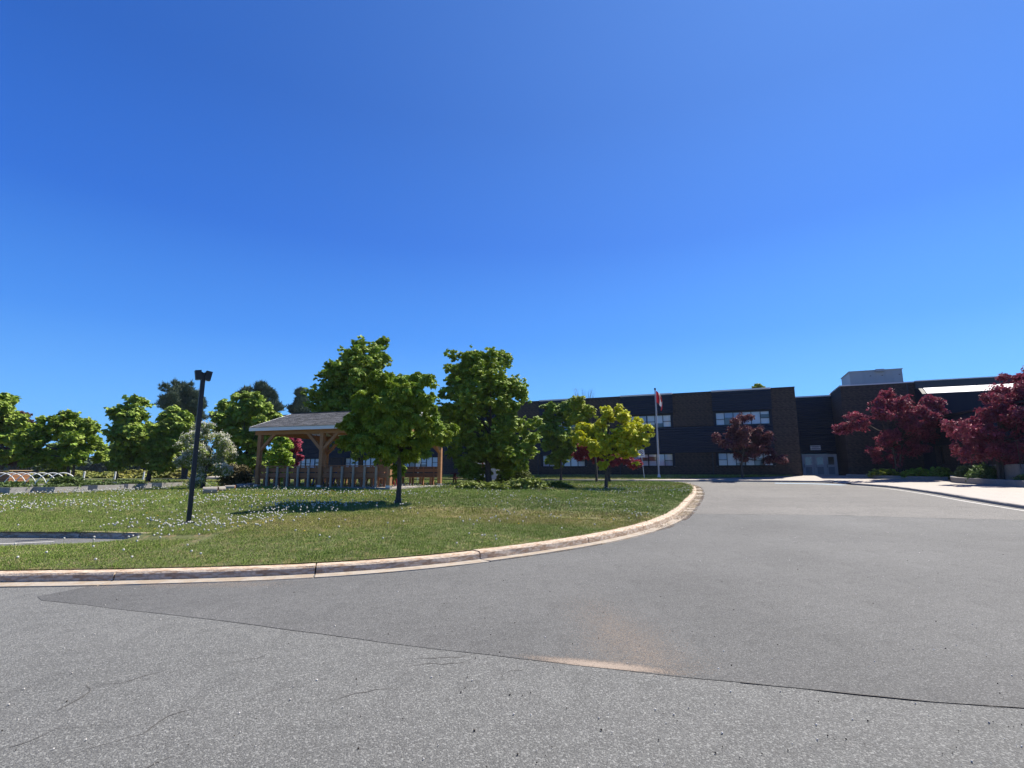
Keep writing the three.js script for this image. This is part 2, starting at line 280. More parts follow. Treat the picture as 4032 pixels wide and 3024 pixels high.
{
  const road = scene.getObjectByName('road'), up = (x, d) => roadH(x, d) + .004, upN = (x, d) => roadH(x, d) + .0085;
  const cracks = [
    [[-3.9, 4.15], [-3.1, 4.38], [-2.63, 4.74], [-2.2, 5.0]], [[-2.63, 3.22], [-2.35, 3.62], [-2.05, 4.03], [-1.14, 4.53], [-.02, 5.04]], [[-1.75, 3.98], [-.9, 4.22], [-.3, 4.42], [.1, 4.62]],
    [[-2.0, 3.1], [-1.93, 3.3], [-1.82, 3.5]], [[-3.25, 4.4], [-3.15, 4.1], [-3.05, 3.95]], [[-3.0, 3.45], [-2.75, 3.65], [-2.5, 3.78]], [[-1.2, 4.62], [-.75, 4.85], [-.35, 5.05]]];
  cracks.forEach((p, i) => mesh('crack', ribbon(p, .007, up, .22, i + 3), M.crack, road));
  const nearPts = seamNear.filter(([x]) => x > 1.5 && x < 8).flatMap(([x], i, a) => i + 1 < a.length ? [0, .33, .66].map((t) => { const xx = x + (a[i + 1][0] - x) * t; return [xx, seamY(seamNear, xx) + wob(xx)]; }) : []);
  const res = scene.getObjectByName('road_resurfaced');
  mesh('joint', ribbon(nearPts, .012, upN, .03, 21), M.crack, res);
  const farPts = []; for (let x = 5.6; x < 17; x += .6) farPts.push([x, seamY(seamFar, x) + wob(x + 7)]);
  mesh('joint', ribbon(farPts, .06, upN, .05, 22), M.crack, res);
  const upr = scene.getObjectByName('road_upper'), upF = (x, d) => roadH(x, d) + .008;
  for (const [i, p] of [[[18.5, 33.5], [19.7, 31], [20.6, 28.6]], [[8.6, 26.3], [10.8, 26.6], [15, 26.2]], [[9.6, 29.4], [13, 29.8], [19, 29.0]], [[11.4, 33.9], [12.3, 33.8]], [[14, 21.8], [17, 20.9], [19, 20.2]]].entries()) mesh('crack', ribbon(p, .05, upF, .14, i + 31), M.crack, upr);
  const lot = scene.getObjectByName('parking_lot');
  mesh('painted_line', ribbon([[-16, 9.9], [-10.4, 10.85], [-9.5, 11.25]], .1, () => LOT_H + .006, 0, 1), M.paint, lot);
  mesh('painted_line', ribbon([[22.0, 44.6], [24.4, 42.7], [25.2, 40.4]], .7, (x, d) => roadH(x, d) + .009, 0, 1), M.paintBlue, upr).userData.label = 'faded blue paint by the dropped kerb';
  mesh('painted_line', ribbon([[25.3, 39.2], [24.6, 35.2], [22.4, 29.1], [19.9, 23.4], [18.2, 19.2], [17, 16]], .11, (x, d) => roadH(x, d) + .0095, 0, 1), M.paint, upr);
}

// ------------------------------------------------------------------ kerbs: every cast length its own piece
function kerbRun(name, label, line, { seg = 3, gutter = true, mat = M.kerb, gmat = M.gutter, hf = roadH, height = .14, top = .24, side = 1, seed = 1, skip }) {
  const root = thing(name, label, 'kerb'); const r = rng(seed);
  const c = new THREE.CatmullRomCurve3(line.map(([x, d]) => V(x, 0, d)), false, 'centripetal'), L = c.getLength(); let a = 0;
  const profile = gutter ? null : null;
  while (a < L - .3) {
    const b = Math.min(L, a + seg * (.85 + .3 * r())), n = Math.max(2, Math.round((b - a - .03) / .3)), lift = (r() - .5) * .014, lean = (r() - .5) * .02;
    const mid = c.getPointAt((a + b) / 2 / L);
    if (!(skip && skip(mid.x, mid.z))) {
      const sweep = (prof) => { // prof: [offset towards road, height] closed loop
        const pos = [], uv = [], idx = [], m = prof.length; let run = [0]; for (let k = 1; k < m; k++) run.push(run[k - 1] + Math.hypot(prof[k][0] - prof[k - 1][0], prof[k][1] - prof[k - 1][1]));
        for (let i = 0; i <= n; i++) {
          const s = a + .012 + (b - a - .024) * i / n, p = c.getPointAt(Math.min(1, s / L)), t = c.getTangentAt(Math.min(1, s / L)), nx = t.z * side, nd = -t.x * side, h0 = hf(p.x, p.z);
          for (let k = 0; k < m; k++) { const j = .012 * (fbm(s * 3, k * 2.3, seed + 5, 2) - .5), o = prof[k][0] + j + lean * prof[k][1], y = h0 + prof[k][1] + (prof[k][1] > .02 ? lift + j * .6 : 0); pos.push(p.x + nx * o, y, -(p.z + nd * o)); uv.push(s, run[k] + 1.7 * a); }
        }
        for (let i = 0; i < n; i++) for (let k = 0; k < m - 1; k++) { const p0 = i * m + k, p1 = p0 + 1, q0 = p0 + m, q1 = q0 + 1; idx.push(p0, q0, p1, p1, q0, q1); }
        for (const [i, f] of [[0, 1], [n, 0]]) for (let k = 1; k < m - 2; k++) { const o = i * m; f ? idx.push(o, o + k, o + k + 1) : idx.push(o, o + k + 1, o + k); }
        let g = new THREE.BufferGeometry(); g.setAttribute('position', new THREE.Float32BufferAttribute(pos, 3)); g.setAttribute('uv', new THREE.Float32BufferAttribute(uv, 2)); g.setIndex(idx); g = g.toNonIndexed(); g.computeVertexNormals(); return g;
      };
      const H = height;
      mesh('kerb_block', sweep([[.03, -.12], [.025, .02], [.01, H - .035], [-.012, H - .008], [-.04, H], [-top, H - .004], [-top - .02, H - .03], [-top - .02, -.12], [.03, -.12]]), mat, root);
      if (gutter) mesh('gutter_slab', sweep([[.36 + .05 * r(), -.1], [.36, .022], [.2, .014], [.036, .012], [.036, -.1], [.37, -.1]]), gmat, root);
    }
    a = b;
  }
  return root;
}
const islandKerb = islandPts.slice(2, 19);
kerbRun('lawn_kerb', 'weathered concrete kerb and gutter curving round the lawn', islandKerb, { seg: 3.1, seed: 5, side: 1 });
const roadKerb = [[-44, 75], [-30, 69], [-10, 60.5], [2, 55.2], [12.6, 50.2], [18.3, 48.2], [23.5, 45.9], [26.1, 44.4], [26.4, 42.9], [26.0, 41.4], [25.6, 36.4], [23.3, 29.8], [20.8, 24.2], [19, 20], [17.5, 16], [15.5, 10.5], [14, 5]];
kerbRun('sidewalk_kerb', 'concrete kerb along the sidewalk and the school side of the drive', roadKerb, { seg: 3.6, gutter: false, mat: M.kerbFar, seed: 9, side: 1, top: .2, skip: (x, d) => x > 25.3 && d > 41.6 && d < 45.3 });
kerbRun('parking_kerb', 'low concrete kerb on the far side of the parking lot tip', [[-40, 12.45], [-12, 12.05], [-9.4, 11.92], [-7.8, 11.6]], { seg: 2.6, gutter: false, hf: () => LOT_H, height: .13, seed: 13, side: 1 });

// sidewalk, school lawn strip, planting bed
const roadKerbLine = new THREE.CatmullRomCurve3(roadKerb.map(([x, d]) => V(x, 0, d)), false, 'centripetal').getSpacedPoints(120).map((p) => [p.x, p.z]);
const walkSdf = polySdf([...roadKerbLine, [60, 0], [60, 74], [-44, 90]]);
const BO = [28.43, 51.99], BR = [.9245, -.381], BN = [-.381, -.9245];
const bw = (X, Z) => [BO[0] + BR[0] * X + BN[0] * Z, BO[1] + BR[1] * X + BN[1] * Z];   // school plan to ground plan
const bl = (x, d) => [(x - BO[0]) * BR[0] + (d - BO[1]) * BR[1], (x - BO[0]) * BN[0] + (d - BO[1]) * BN[1]];
const dropped = (x, d) => { const k = sstep(3.2, .6, Math.hypot(x - 26.6, (d - 43.3) * 1.2)); return .132 * (1 - k) + .012 * k; };
const walkH = (x, d) => roadH(x, d) + dropped(x, d);
tag(struct('sidewalk', region((x, d) => walkSdf(x, d) - .12, walkH, [-46, 60, 2, 92], 1, null), M.concrete), 'broad pale concrete sidewalk sweeping to the entrance doors');
const stripSdf = polySdf([bw(-72, 0), ...[[-72, 7.2], [-40, 7.2], [-16, 7.2], [-12, 6.2], [-8, 4.6], [-4, 2.6], [-1, 1.0], [-.4, 0]].map(([a, b]) => bw(a, b))]);
const stripH = (x, d) => roadH(x, d) + .15 + .06 * sstep(0, 1.5, stripSdf(x, d));
tag(struct('school_lawn', region(stripSdf, stripH, [-46, 32, 45, 82], .6, (x, d) => { const k = .9 + .4 * fbm(x * .3, d * .3, 88, 3); return [k, k, k]; }), M.turf), 'narrow strip of lawn along the brick school wall');
const bedPoly = [[30.9, 48.9], [31.8, 46.7], [33.2, 44.4], [35.2, 42.9], [33.5, 40.0], [32.4, 36.2], [31.4, 32.6], [30.4, 29], [36, 27], [37.2, 36], [38.6, 48.6], [33.4, 51.2]];
const bedSdf = polySdf(bedPoly);
const bedH = (x, d) => roadH(x, d) + .24 + .55 * sstep(0, 3.2, bedSdf(x, d)) + .05 * (fbm(x, d, 9, 3) - .5);
tag(struct('planting_bed', region(bedSdf, bedH, [29, 40, 26, 53], .5, null), M.soil), 'raised soil bed under the red leaved trees');
const bedEdge = [[30.9, 48.9], [31.8, 46.7], [33.2, 44.4], [35.2, 42.9]];
kerbRun('bed_kerb', 'low concrete edging of the planting bed beside the entrance', bedEdge, { seg: 2.4, gutter: false, mat: M.kerbFar, hf: walkH, height: .26, top: .18, seed: 19, side: -1 });
kerbRun('planter_wall', 'knee high concrete planter wall under the red tree', [[35.3, 42.4], [33.5, 40.0], [32.4, 36.2], [31.4, 32.6], [30.4, 29]], { seg: 40, gutter: false, mat: M.kerbFar, hf: walkH, height: .42, top: .25, seed: 23, side: -1 });

// ------------------------------------------------------------------ school
const school = thing('school_building', 'long two storey school of dark brown brick with navy siding bands', 'building', [BO[0], 0, -BO[1]], RAD(-22.4));
{
  const r = rng(404), P = school;
  const Y0 = .8, LW0 = 2.37, LW1 = 3.68, B0 = 3.75, B1 = 6.5, UW0 = 6.55, UW1 = 7.9, S0 = 8.0, TOP = 10.1, END = -69;
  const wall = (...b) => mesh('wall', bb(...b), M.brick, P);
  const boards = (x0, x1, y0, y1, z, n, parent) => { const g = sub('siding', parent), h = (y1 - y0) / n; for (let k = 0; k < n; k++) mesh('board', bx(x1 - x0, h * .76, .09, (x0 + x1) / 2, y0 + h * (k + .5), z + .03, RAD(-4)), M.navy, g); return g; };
  const win = (x0, x1, y0, y1, z, cols, pattern, parent) => {
    const g = sub('window', parent), bars = [], w = (x1 - x0) / cols, t = .05;
    bars.push(bb(x0, x1, y0, y0 + t, z - .1, z), bb(x0, x1, y1 - t, y1, z - .1, z));
    for (let c = 0; c <= cols; c++) { const tt = (c === 0 || c === cols || (cols === 6 && c === 3)) ? .055 : .03, x = x0 + c * w; bars.push(bb(Math.max(x0, x - tt), Math.min(x1, x + tt), y0 + t, y1 - t, z - .1, z + .004)); }
    const panes = [], ym = y0 + (y1 - y0) * .47;
    for (let c = 0; c < cols; c++) {
      const a = x0 + c * w + .035, b = a + w - .07;
      if (pattern[c] === 'S') { bars.push(bb(a, b, ym - .025, ym + .025, z - .095, z - .002)); panes.push([a, b, y0 + t, ym - .025], [a, b, ym + .025, y1 - t]); } else panes.push([a, b, y0 + t, y1 - t]);
    }
    mesh('frame', bars, M.frame, g);
    for (const [a, b, c, d] of panes) {
      mesh('pane', bb(a, b, c, d, z - .06, z - .054), M.glass, g);
      const full = r() < .72, lo = full ? c : c + (d - c) * (.3 + .4 * r());
      mesh('blind', bb(a - .02, b + .02, lo, d, z - .2, z - .19), (c < ym - .1 && pattern !== 'SFSSFS') || r() < .22 ? M.blindBlue : M.blind, g);
    }
    return g;
  };
  // carcass, floors, roof
  mesh('core', [bb(END + .4, -.36, .4, 10.0, -14, -1.6)], M.room, P);
  mesh('floor', [bb(END + .4, -.36, .6, 1.0, -1.6, -.31), bb(END + .4, -.36, 5.9, 6.2, -1.6, -.31)], M.room, P);
  mesh('roof', [bb(END, 0, 10.0, 10.14, -14.4, -.31), bb(.01, 4.5, 9.85, 10.1, -14.4, -7.0), bb(4.15, 34, 10.0, 10.14, -14.4, -1.46)], M.fascia, P);
  mesh('wall', bb(-.35, 0, Y0, 10.0, -7.0, -.31), M.brick, P); mesh('wall', bb(END, END + .35, Y0, 10.0, -14, -.31), M.brick, P);
  // bays
  for (let k = -1; k < 7; k++) {
    const XR = -2.23 - 9.65 * k, XL = XR - 5.57, pierR = k < 0 ? 0 : XL, pierL = k === 6 ? END : XL - 4.08;
    if (k < 0) { wall(-2.23, 0, Y0, 10.0, -.3, 0); mesh('parapet_cap', bb(-2.26, .03, 10.14, 10.22, -.4, .03), M.darkMetal, P); mesh('parapet', bb(-2.23, 0, 10.0, 10.14, -.3, 0), M.brick, P); continue; }
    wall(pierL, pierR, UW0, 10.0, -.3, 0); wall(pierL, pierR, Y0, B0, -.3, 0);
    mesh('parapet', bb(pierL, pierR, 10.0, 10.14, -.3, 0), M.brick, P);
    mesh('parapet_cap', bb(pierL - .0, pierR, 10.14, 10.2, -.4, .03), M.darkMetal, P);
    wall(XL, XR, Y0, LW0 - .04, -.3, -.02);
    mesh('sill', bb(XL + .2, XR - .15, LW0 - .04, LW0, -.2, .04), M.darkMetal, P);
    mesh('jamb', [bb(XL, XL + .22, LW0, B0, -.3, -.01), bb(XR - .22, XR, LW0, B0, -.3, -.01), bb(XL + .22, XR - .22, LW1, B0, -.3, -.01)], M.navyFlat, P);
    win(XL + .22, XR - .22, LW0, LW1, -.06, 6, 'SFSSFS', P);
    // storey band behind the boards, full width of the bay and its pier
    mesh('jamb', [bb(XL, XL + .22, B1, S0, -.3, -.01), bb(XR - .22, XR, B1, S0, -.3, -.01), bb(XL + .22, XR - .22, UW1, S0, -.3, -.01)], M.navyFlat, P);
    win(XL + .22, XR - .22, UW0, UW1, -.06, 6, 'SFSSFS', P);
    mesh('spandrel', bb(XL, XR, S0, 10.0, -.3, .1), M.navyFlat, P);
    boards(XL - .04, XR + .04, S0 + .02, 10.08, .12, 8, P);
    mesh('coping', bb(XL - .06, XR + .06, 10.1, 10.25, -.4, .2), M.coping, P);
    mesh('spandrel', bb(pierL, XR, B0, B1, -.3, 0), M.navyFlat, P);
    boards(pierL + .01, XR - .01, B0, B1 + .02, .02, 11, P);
    mesh('downpipe', [bb(pierR - .35, pierR - .27, Y0, B0, .002, .07)], M.fascia, P);
  }
  // entrance recess
  boards(-.02, 4.15, 3.66, 9.8, -6.66, 24, P);
  mesh('wall', bb(-.3, .84, Y0, 3.66, -7.0, -6.72), M.brick, P);
  mesh('spandrel', bb(-.3, 4.4, 3.66, 9.86, -7.0, -6.7), M.navyFlat, P);
  mesh('coping', bb(0, 4.15, 9.9, 10.04, -7.1, -6.55), M.coping, P);
  const df = mesh('door_frame', [bb(.84, .92, 1.3, 3.64, -6.86, -6.72), bb(4.08, 4.15, 1.3, 3.64, -6.86, -6.72), bb(.92, 4.08, 3.56, 3.64, -6.86, -6.72), bb(1.95, 2.03, 1.3, 3.56, -6.86, -6.72), bb(3.02, 3.08, 1.3, 3.56, -6.86, -6.72)], M.doorGrey, P);
  mesh('threshold', bb(.84, 4.15, 1.22, 1.305, -7.0, -6.6), M.concrete, P);
  for (const x0 of [.93, 2.04, 3.09]) {
    const d = sub('door', P), w = x0 > 3 ? .98 : 1.0, x1 = x0 + w, z = -6.78;
    mesh('leaf', [bb(x0, x0 + .2, 1.32, 3.55, z - .04, z), bb(x1 - .2, x1, 1.32, 3.55, z - .04, z), bb(x0 + .2, x1 - .2, 3.36, 3.55, z - .04, z), bb(x0 + .2, x1 - .2, 2.28, 2.52, z - .04, z), bb(x0 + .2, x1 - .2, 1.32, 1.5, z - .04, z)], M.doorGrey, d);
    mesh('glass', bb(x0 + .2, x1 - .2, 2.52, 3.36, z - .025, z - .02), M.glass, d);
    mesh('panel', bb(x0 + .2, x1 - .2, 1.5, 2.28, z - .03, z - .012), M.doorPanel, d);
    mesh('handle', [rod(V(x0 + .1, 2.2, z + .05), V(x0 + .1, 2.62, z + .05), .014), bb(x0 + .09, x0 + .11, 2.22, 2.25, z, z + .05), bb(x0 + .09, x0 + .11, 2.57, 2.6, z, z + .05)], M.darkMetal, d);
  }
  mesh('core', bb(.4, 4.4, .6, 3.7, -9, -8.4), M.room, P);
  // taller wing right of the entrance
  wall(4.15, 10.2, Y0, 10.0, -1.45, -1.15); wall(4.15, 4.5, Y0, 10.0, -7.0, -1.45);
  mesh('parapet', [bb(4.15, 10.2, 10.0, 10.14, -1.45, -1.15), bb(4.15, 4.5, 10.0, 10.14, -7, -1.46)], M.brick, P);
  mesh('parapet_cap', [bb(4.1, 10.2, 10.14, 10.24, -1.5, -1.1), bb(4.1, 4.5, 10.14, 10.24, -7.05, -1.5)], M.coping, P);
  mesh('downpipe', bb(9.6, 9.68, 6.5, 10.0, -1.148, -1.06), M.fascia, P);
  mesh('fascia', bb(10.2, 34, 9.5, 10.16, -1.45, -.7), M.fascia, P);
  mesh('parapet_cap', bb(10.2, 34, 10.16, 10.24, -1.5, -.66), M.coping, P);
  for (const [y, z] of [[9.24, .22], [8.93, .66]]) for (let k = 0; k < 6; k++) mesh('roof_light', bx(3.9, .04, .54, 12.5 + k * 3.94, y, z, RAD(35)), M.white, P);
  mesh('wall', bb(10.2, 34, .8, 8.74, -1.45, .86), M.navyFlat, P);
  mesh('wall', bb(10.2, 34, 8.74, 9.5, -2.4, -.75), M.navyFlat, P);
  mesh('cheek', new THREE.ExtrudeGeometry(new THREE.Shape([new THREE.Vector2(-.75, 8.74), new THREE.Vector2(.86, 8.74), new THREE.Vector2(.86, 8.76), new THREE.Vector2(-.05, 9.4), new THREE.Vector2(-.75, 9.5)]), { depth: .3, bevelEnabled: false }).rotateY(-Math.PI / 2).translate(10.5, 0, 0), M.navyFlat, P);
  mesh('core', bb(4.5, 34, .4, 9.9, -14, -2.5), M.room, P);
  // notice on the wall and the entrance sign
  mesh('notice', bb(-47.6, -47.1, 2.0, 2.75, .03, .05), M.signWhite, P);
}
function canvasTex(w, h, draw) { const c = document.createElement('canvas'); c.width = w; c.height = h; const x = c.getContext('2d'); draw(x, w, h); const t = new THREE.CanvasTexture(c); t.colorSpace = THREE.SRGBColorSpace; return t; }
function face(w, h, tex, rough = .6) { return new THREE.MeshStandardMaterial({ map: tex, roughness: rough }); }
{
  const t = canvasTex(512, 256, (x, w, h) => { x.fillStyle = '#d6d6d2'; x.fillRect(0, 0, w, h); x.strokeStyle = '#c0c0bc'; x.lineWidth = 10; x.strokeRect(8, 8, w - 16, h - 16); x.fillStyle = '#15181c'; x.textAlign = 'center'; x.textBaseline = 'middle'; x.font = 'bold 76px sans-serif'; x.fillText('PRIMARY', w / 2, 84); x.fillText('ENTRANCE', w / 2, 176); });
  const [x, d] = bw(2.22, -6.6), s = thing('entrance_sign', 'small white sign with two lines of lettering above the entrance doors', 'sign', [x, 4.34, -d], RAD(-22.4));
  mesh('backing', bx(.99, .5, .03, 0, 0, 0), M.signWhite, s);
  const g = new THREE.PlaneGeometry(.97, .48); g.translate(0, 0, .019); mesh('lettering', g, face(.97, .48, t), s);
}
{ // roof plant
  const [x, d] = bw(8.35, -8.2), o = thing('rooftop_unit', 'grey metal ventilation unit standing on the flat school roof', 'ventilation unit', [x, 10.12, -d], RAD(-22.4));
  mesh('body', bb(-2.35, 2.35, .12, 2.2, -2.2, 2.2), M.hvac, o);
  mesh('base_rail', [bb(-2.35, 2.35, 0, .12, 2.0, 2.15), bb(-2.35, 2.35, 0, .12, -2.15, -2.0)], M.fascia, o);
  mesh('roof_panel', bb(-2.42, 2.42, 2.2, 2.27, -2.27, 2.27), M.hvac, o);
  for (const [a, b] of [[-1.0, -.35], [.05, .7], [1.5, 2.2]]) { const p = mesh('access_door', bb(a, b, .2, 2.0, 2.2, 2.235), M.hvac, o); mesh('handle', bb(b - .2, b - .06, 1.62, 1.68, 2.235, 2.27), M.darkMetal, p); }
  for (const k of [-2.3, -1.15, -.15, .85, 1.35, 2.3]) mesh('seam', bb(k - .02, k + .02, .15, 2.2, 2.2, 2.225), M.hvac, o);
  mesh('hood', [bb(.0, .75, 2.05, 2.3, 2.2, 2.5)], M.hvac, o);
}
{ // low wing coming forward on the right
  const [x, d] = bw(10.3, -.6), o = thing('classroom_wing', 'single storey school wing with navy upper siding beside the steps', 'building', [x, 0, -d], RAD(-22.4 + 9.6));
  const L = 24, wz = [2.2, 4.6, 7.2, 9.8, 12.4, 15.2, 18];
  let z = 0; // wall along local +z, face at x = 0 looking -x
  for (const c of wz) { mesh('wall', bb(0, .3, .8, 4.0, z, c), M.brick, o); mesh('wall', bb(0, .3, .8, 2.35, c, c + .55), M.brick, o); const w = sub('window', o); mesh('frame', [bb(.05, .13, 2.35, 2.42, c, c + .55), bb(.05, .13, 3.93, 4.0, c, c + .55), bb(.05, .13, 2.42, 3.93, c, c + .05), bb(.05, .13, 2.42, 3.93, c + .5, c + .55)], M.frame, w); mesh('pane', bb(.08, .086, 2.42, 3.93, c + .05, c + .5), M.glass, w); mesh('blind', bb(.2, .21, 2.42, 3.3, c + .16, c + .48), M.blind, w); z = c + .55; }
  mesh('wall', bb(0, .3, .8, 4.0, z, L), M.brick, o);
  mesh('core', bb(.5, 14, .8, 6.2, .3, L - .3), M.room, o);
  mesh('wall', [bb(.3, 14, .8, 6.2, L - .3, L)], M.brick, o);
  mesh('spandrel', bb(0, .4, 4.0, 6.4, 0, L), M.navyFlat, o);
  const s = sub('siding', o); for (let k = 0; k < 10; k++) mesh('board', bx(.035, .255, L, -.03, 4.12 + k * .24, L / 2, 0, 0, RAD(-6)), M.navy, s);
  mesh('roof', bb(-.2, 14.2, 6.42, 6.56, -.2, L + .2), M.darkMetal, o);
}

// ------------------------------------------------------------------ vegetation
const up = V(0, 1, 0);
function leafGeo(n, spread, len, wid, seed, { droop = .5, lobes = false, rosette = false } = {}) { // a spray of n separate leaves
  const r = rng(seed), pos = [], q = new THREE.Quaternion(), e = new THREE.Euler();
  for (let k = 0; k < n; k++) {
    const c = V((r() - .5) * 2, (r() - .5) * 1.3, (r() - .5) * 2).multiplyScalar(spread), L = len * (.7 + .6 * r()), W = wid * (.7 + .6 * r());
    if (rosette) e.set(droop * (.3 + 1.1 * r()), k / n * 6.283 + (r() - .5) * .9, (r() - .5) * .7, 'YXZ'); else e.set((r() - .5) * 1.6 + droop * .6, r() * 6.283, (r() - .5) * 1.4, 'XYZ'); q.setFromEuler(e);
    const P = lobes
      ? [[0, 0, 0], [W * .55, -.01, L * .12], [W * .3, .02, L * .42], [W * .62, -.03, L * .62], [W * .22, .01, L * .7], [0, -.05 * 1, L], [-W * .22, .01, L * .7], [-W * .62, -.03, L * .62], [-W * .3, .02, L * .42], [-W * .55, -.01, L * .12]]
      : [[0, 0, 0], [W * .5, .015, L * .45], [0, -.02, L], [-W * .5, .015, L * .45]];
    const w = P.map((p) => V(...p).applyQuaternion(q).add(c));
    if (lobes) { const m = V(0, .0, L * .4).applyQuaternion(q).add(c); for (let i = 0; i < w.length; i++) { const a = w[i], b = w[(i + 1) % w.length]; pos.push(m.x, m.y, m.z, a.x, a.y, a.z, b.x, b.y, b.z); } }
    else pos.push(w[0].x, w[0].y, w[0].z, w[1].x, w[1].y, w[1].z, w[2].x, w[2].y, w[2].z, w[0].x, w[0].y, w[0].z, w[2].x, w[2].y, w[2].z, w[3].x, w[3].y, w[3].z);
  }
  const g = new THREE.BufferGeometry(); g.setAttribute('position', new THREE.Float32BufferAttribute(pos, 3)); g.computeVertexNormals(); return g;
}
const SPRAY = { mapleNear: leafGeo(9, .05, .16, .16, 1, { lobes: true, rosette: true, droop: .75 }), maple: leafGeo(9, .06, .21, .19, 2, { rosette: true, droop: .7 }), mapleFar: leafGeo(9, .09, .3, .26, 3, { rosette: true, droop: .65 }), small: leafGeo(9, .13, .135, .08, 4), smallFar: leafGeo(8, .22, .2, .13, 5), needle: leafGeo(20, .05, .36, .045, 6, { rosette: true, droop: -1.0 }), petal: leafGeo(7, .08, .05, .05, 7, { droop: -.4 }), hosta: leafGeo(6, .1, .2, .14, 8, { droop: .1 }) };
const tmpM = new THREE.Matrix4(), tmpQ = new THREE.Quaternion(), tmpE = new THREE.Euler(), tmpC = new THREE.Color();
function instances(name, geo, mat, items, parent) { // items: [x,y,z, scale, rx, ry, rz, r,g,b]
  const m = new THREE.InstancedMesh(geo, mat, items.length); m.name = parent ? name : numbered(name); shade(m); m.userData.kind = 'stuff';
  items.forEach((a, i) => { tmpQ.setFromEuler(tmpE.set(a[4], a[5], a[6])); tmpM.compose(V(a[0], a[1], a[2]), tmpQ, Array.isArray(a[3]) ? V(...a[3]) : V(a[3], a[3], a[3])); m.setMatrixAt(i, tmpM); m.setColorAt(i, tmpC.setRGB(a[7], a[8], a[9])); });
  m.instanceMatrix.needsUpdate = true; m.instanceColor.needsUpdate = true; (parent ?? scene).add(m); return m;
}
const PROFILE = {
  round: (t) => Math.pow(Math.max(0, Math.sin(Math.PI * Math.pow(clamp(t, 0, 1), .8))), .62),
  oval: (t) => Math.pow(Math.max(0, Math.sin(Math.PI * Math.pow(clamp(t, 0, 1), .62))), .7),
  vase: (t) => Math.pow(Math.max(0, Math.sin(Math.PI * Math.pow(clamp(t, 0, 1), 1.1))), .8),
  wide: (t) => Math.pow(Math.max(0, Math.sin(Math.PI * Math.pow(clamp(t, 0, 1), 1.25))), .6),
  cone: (t) => (t < .12 ? t / .12 : Math.pow(1 - (t - .12) / .88, .75)),
  pine: (t) => (t < .1 ? .5 + t * 5 : Math.pow(1 - (t - .1) / .9, .52)),
};
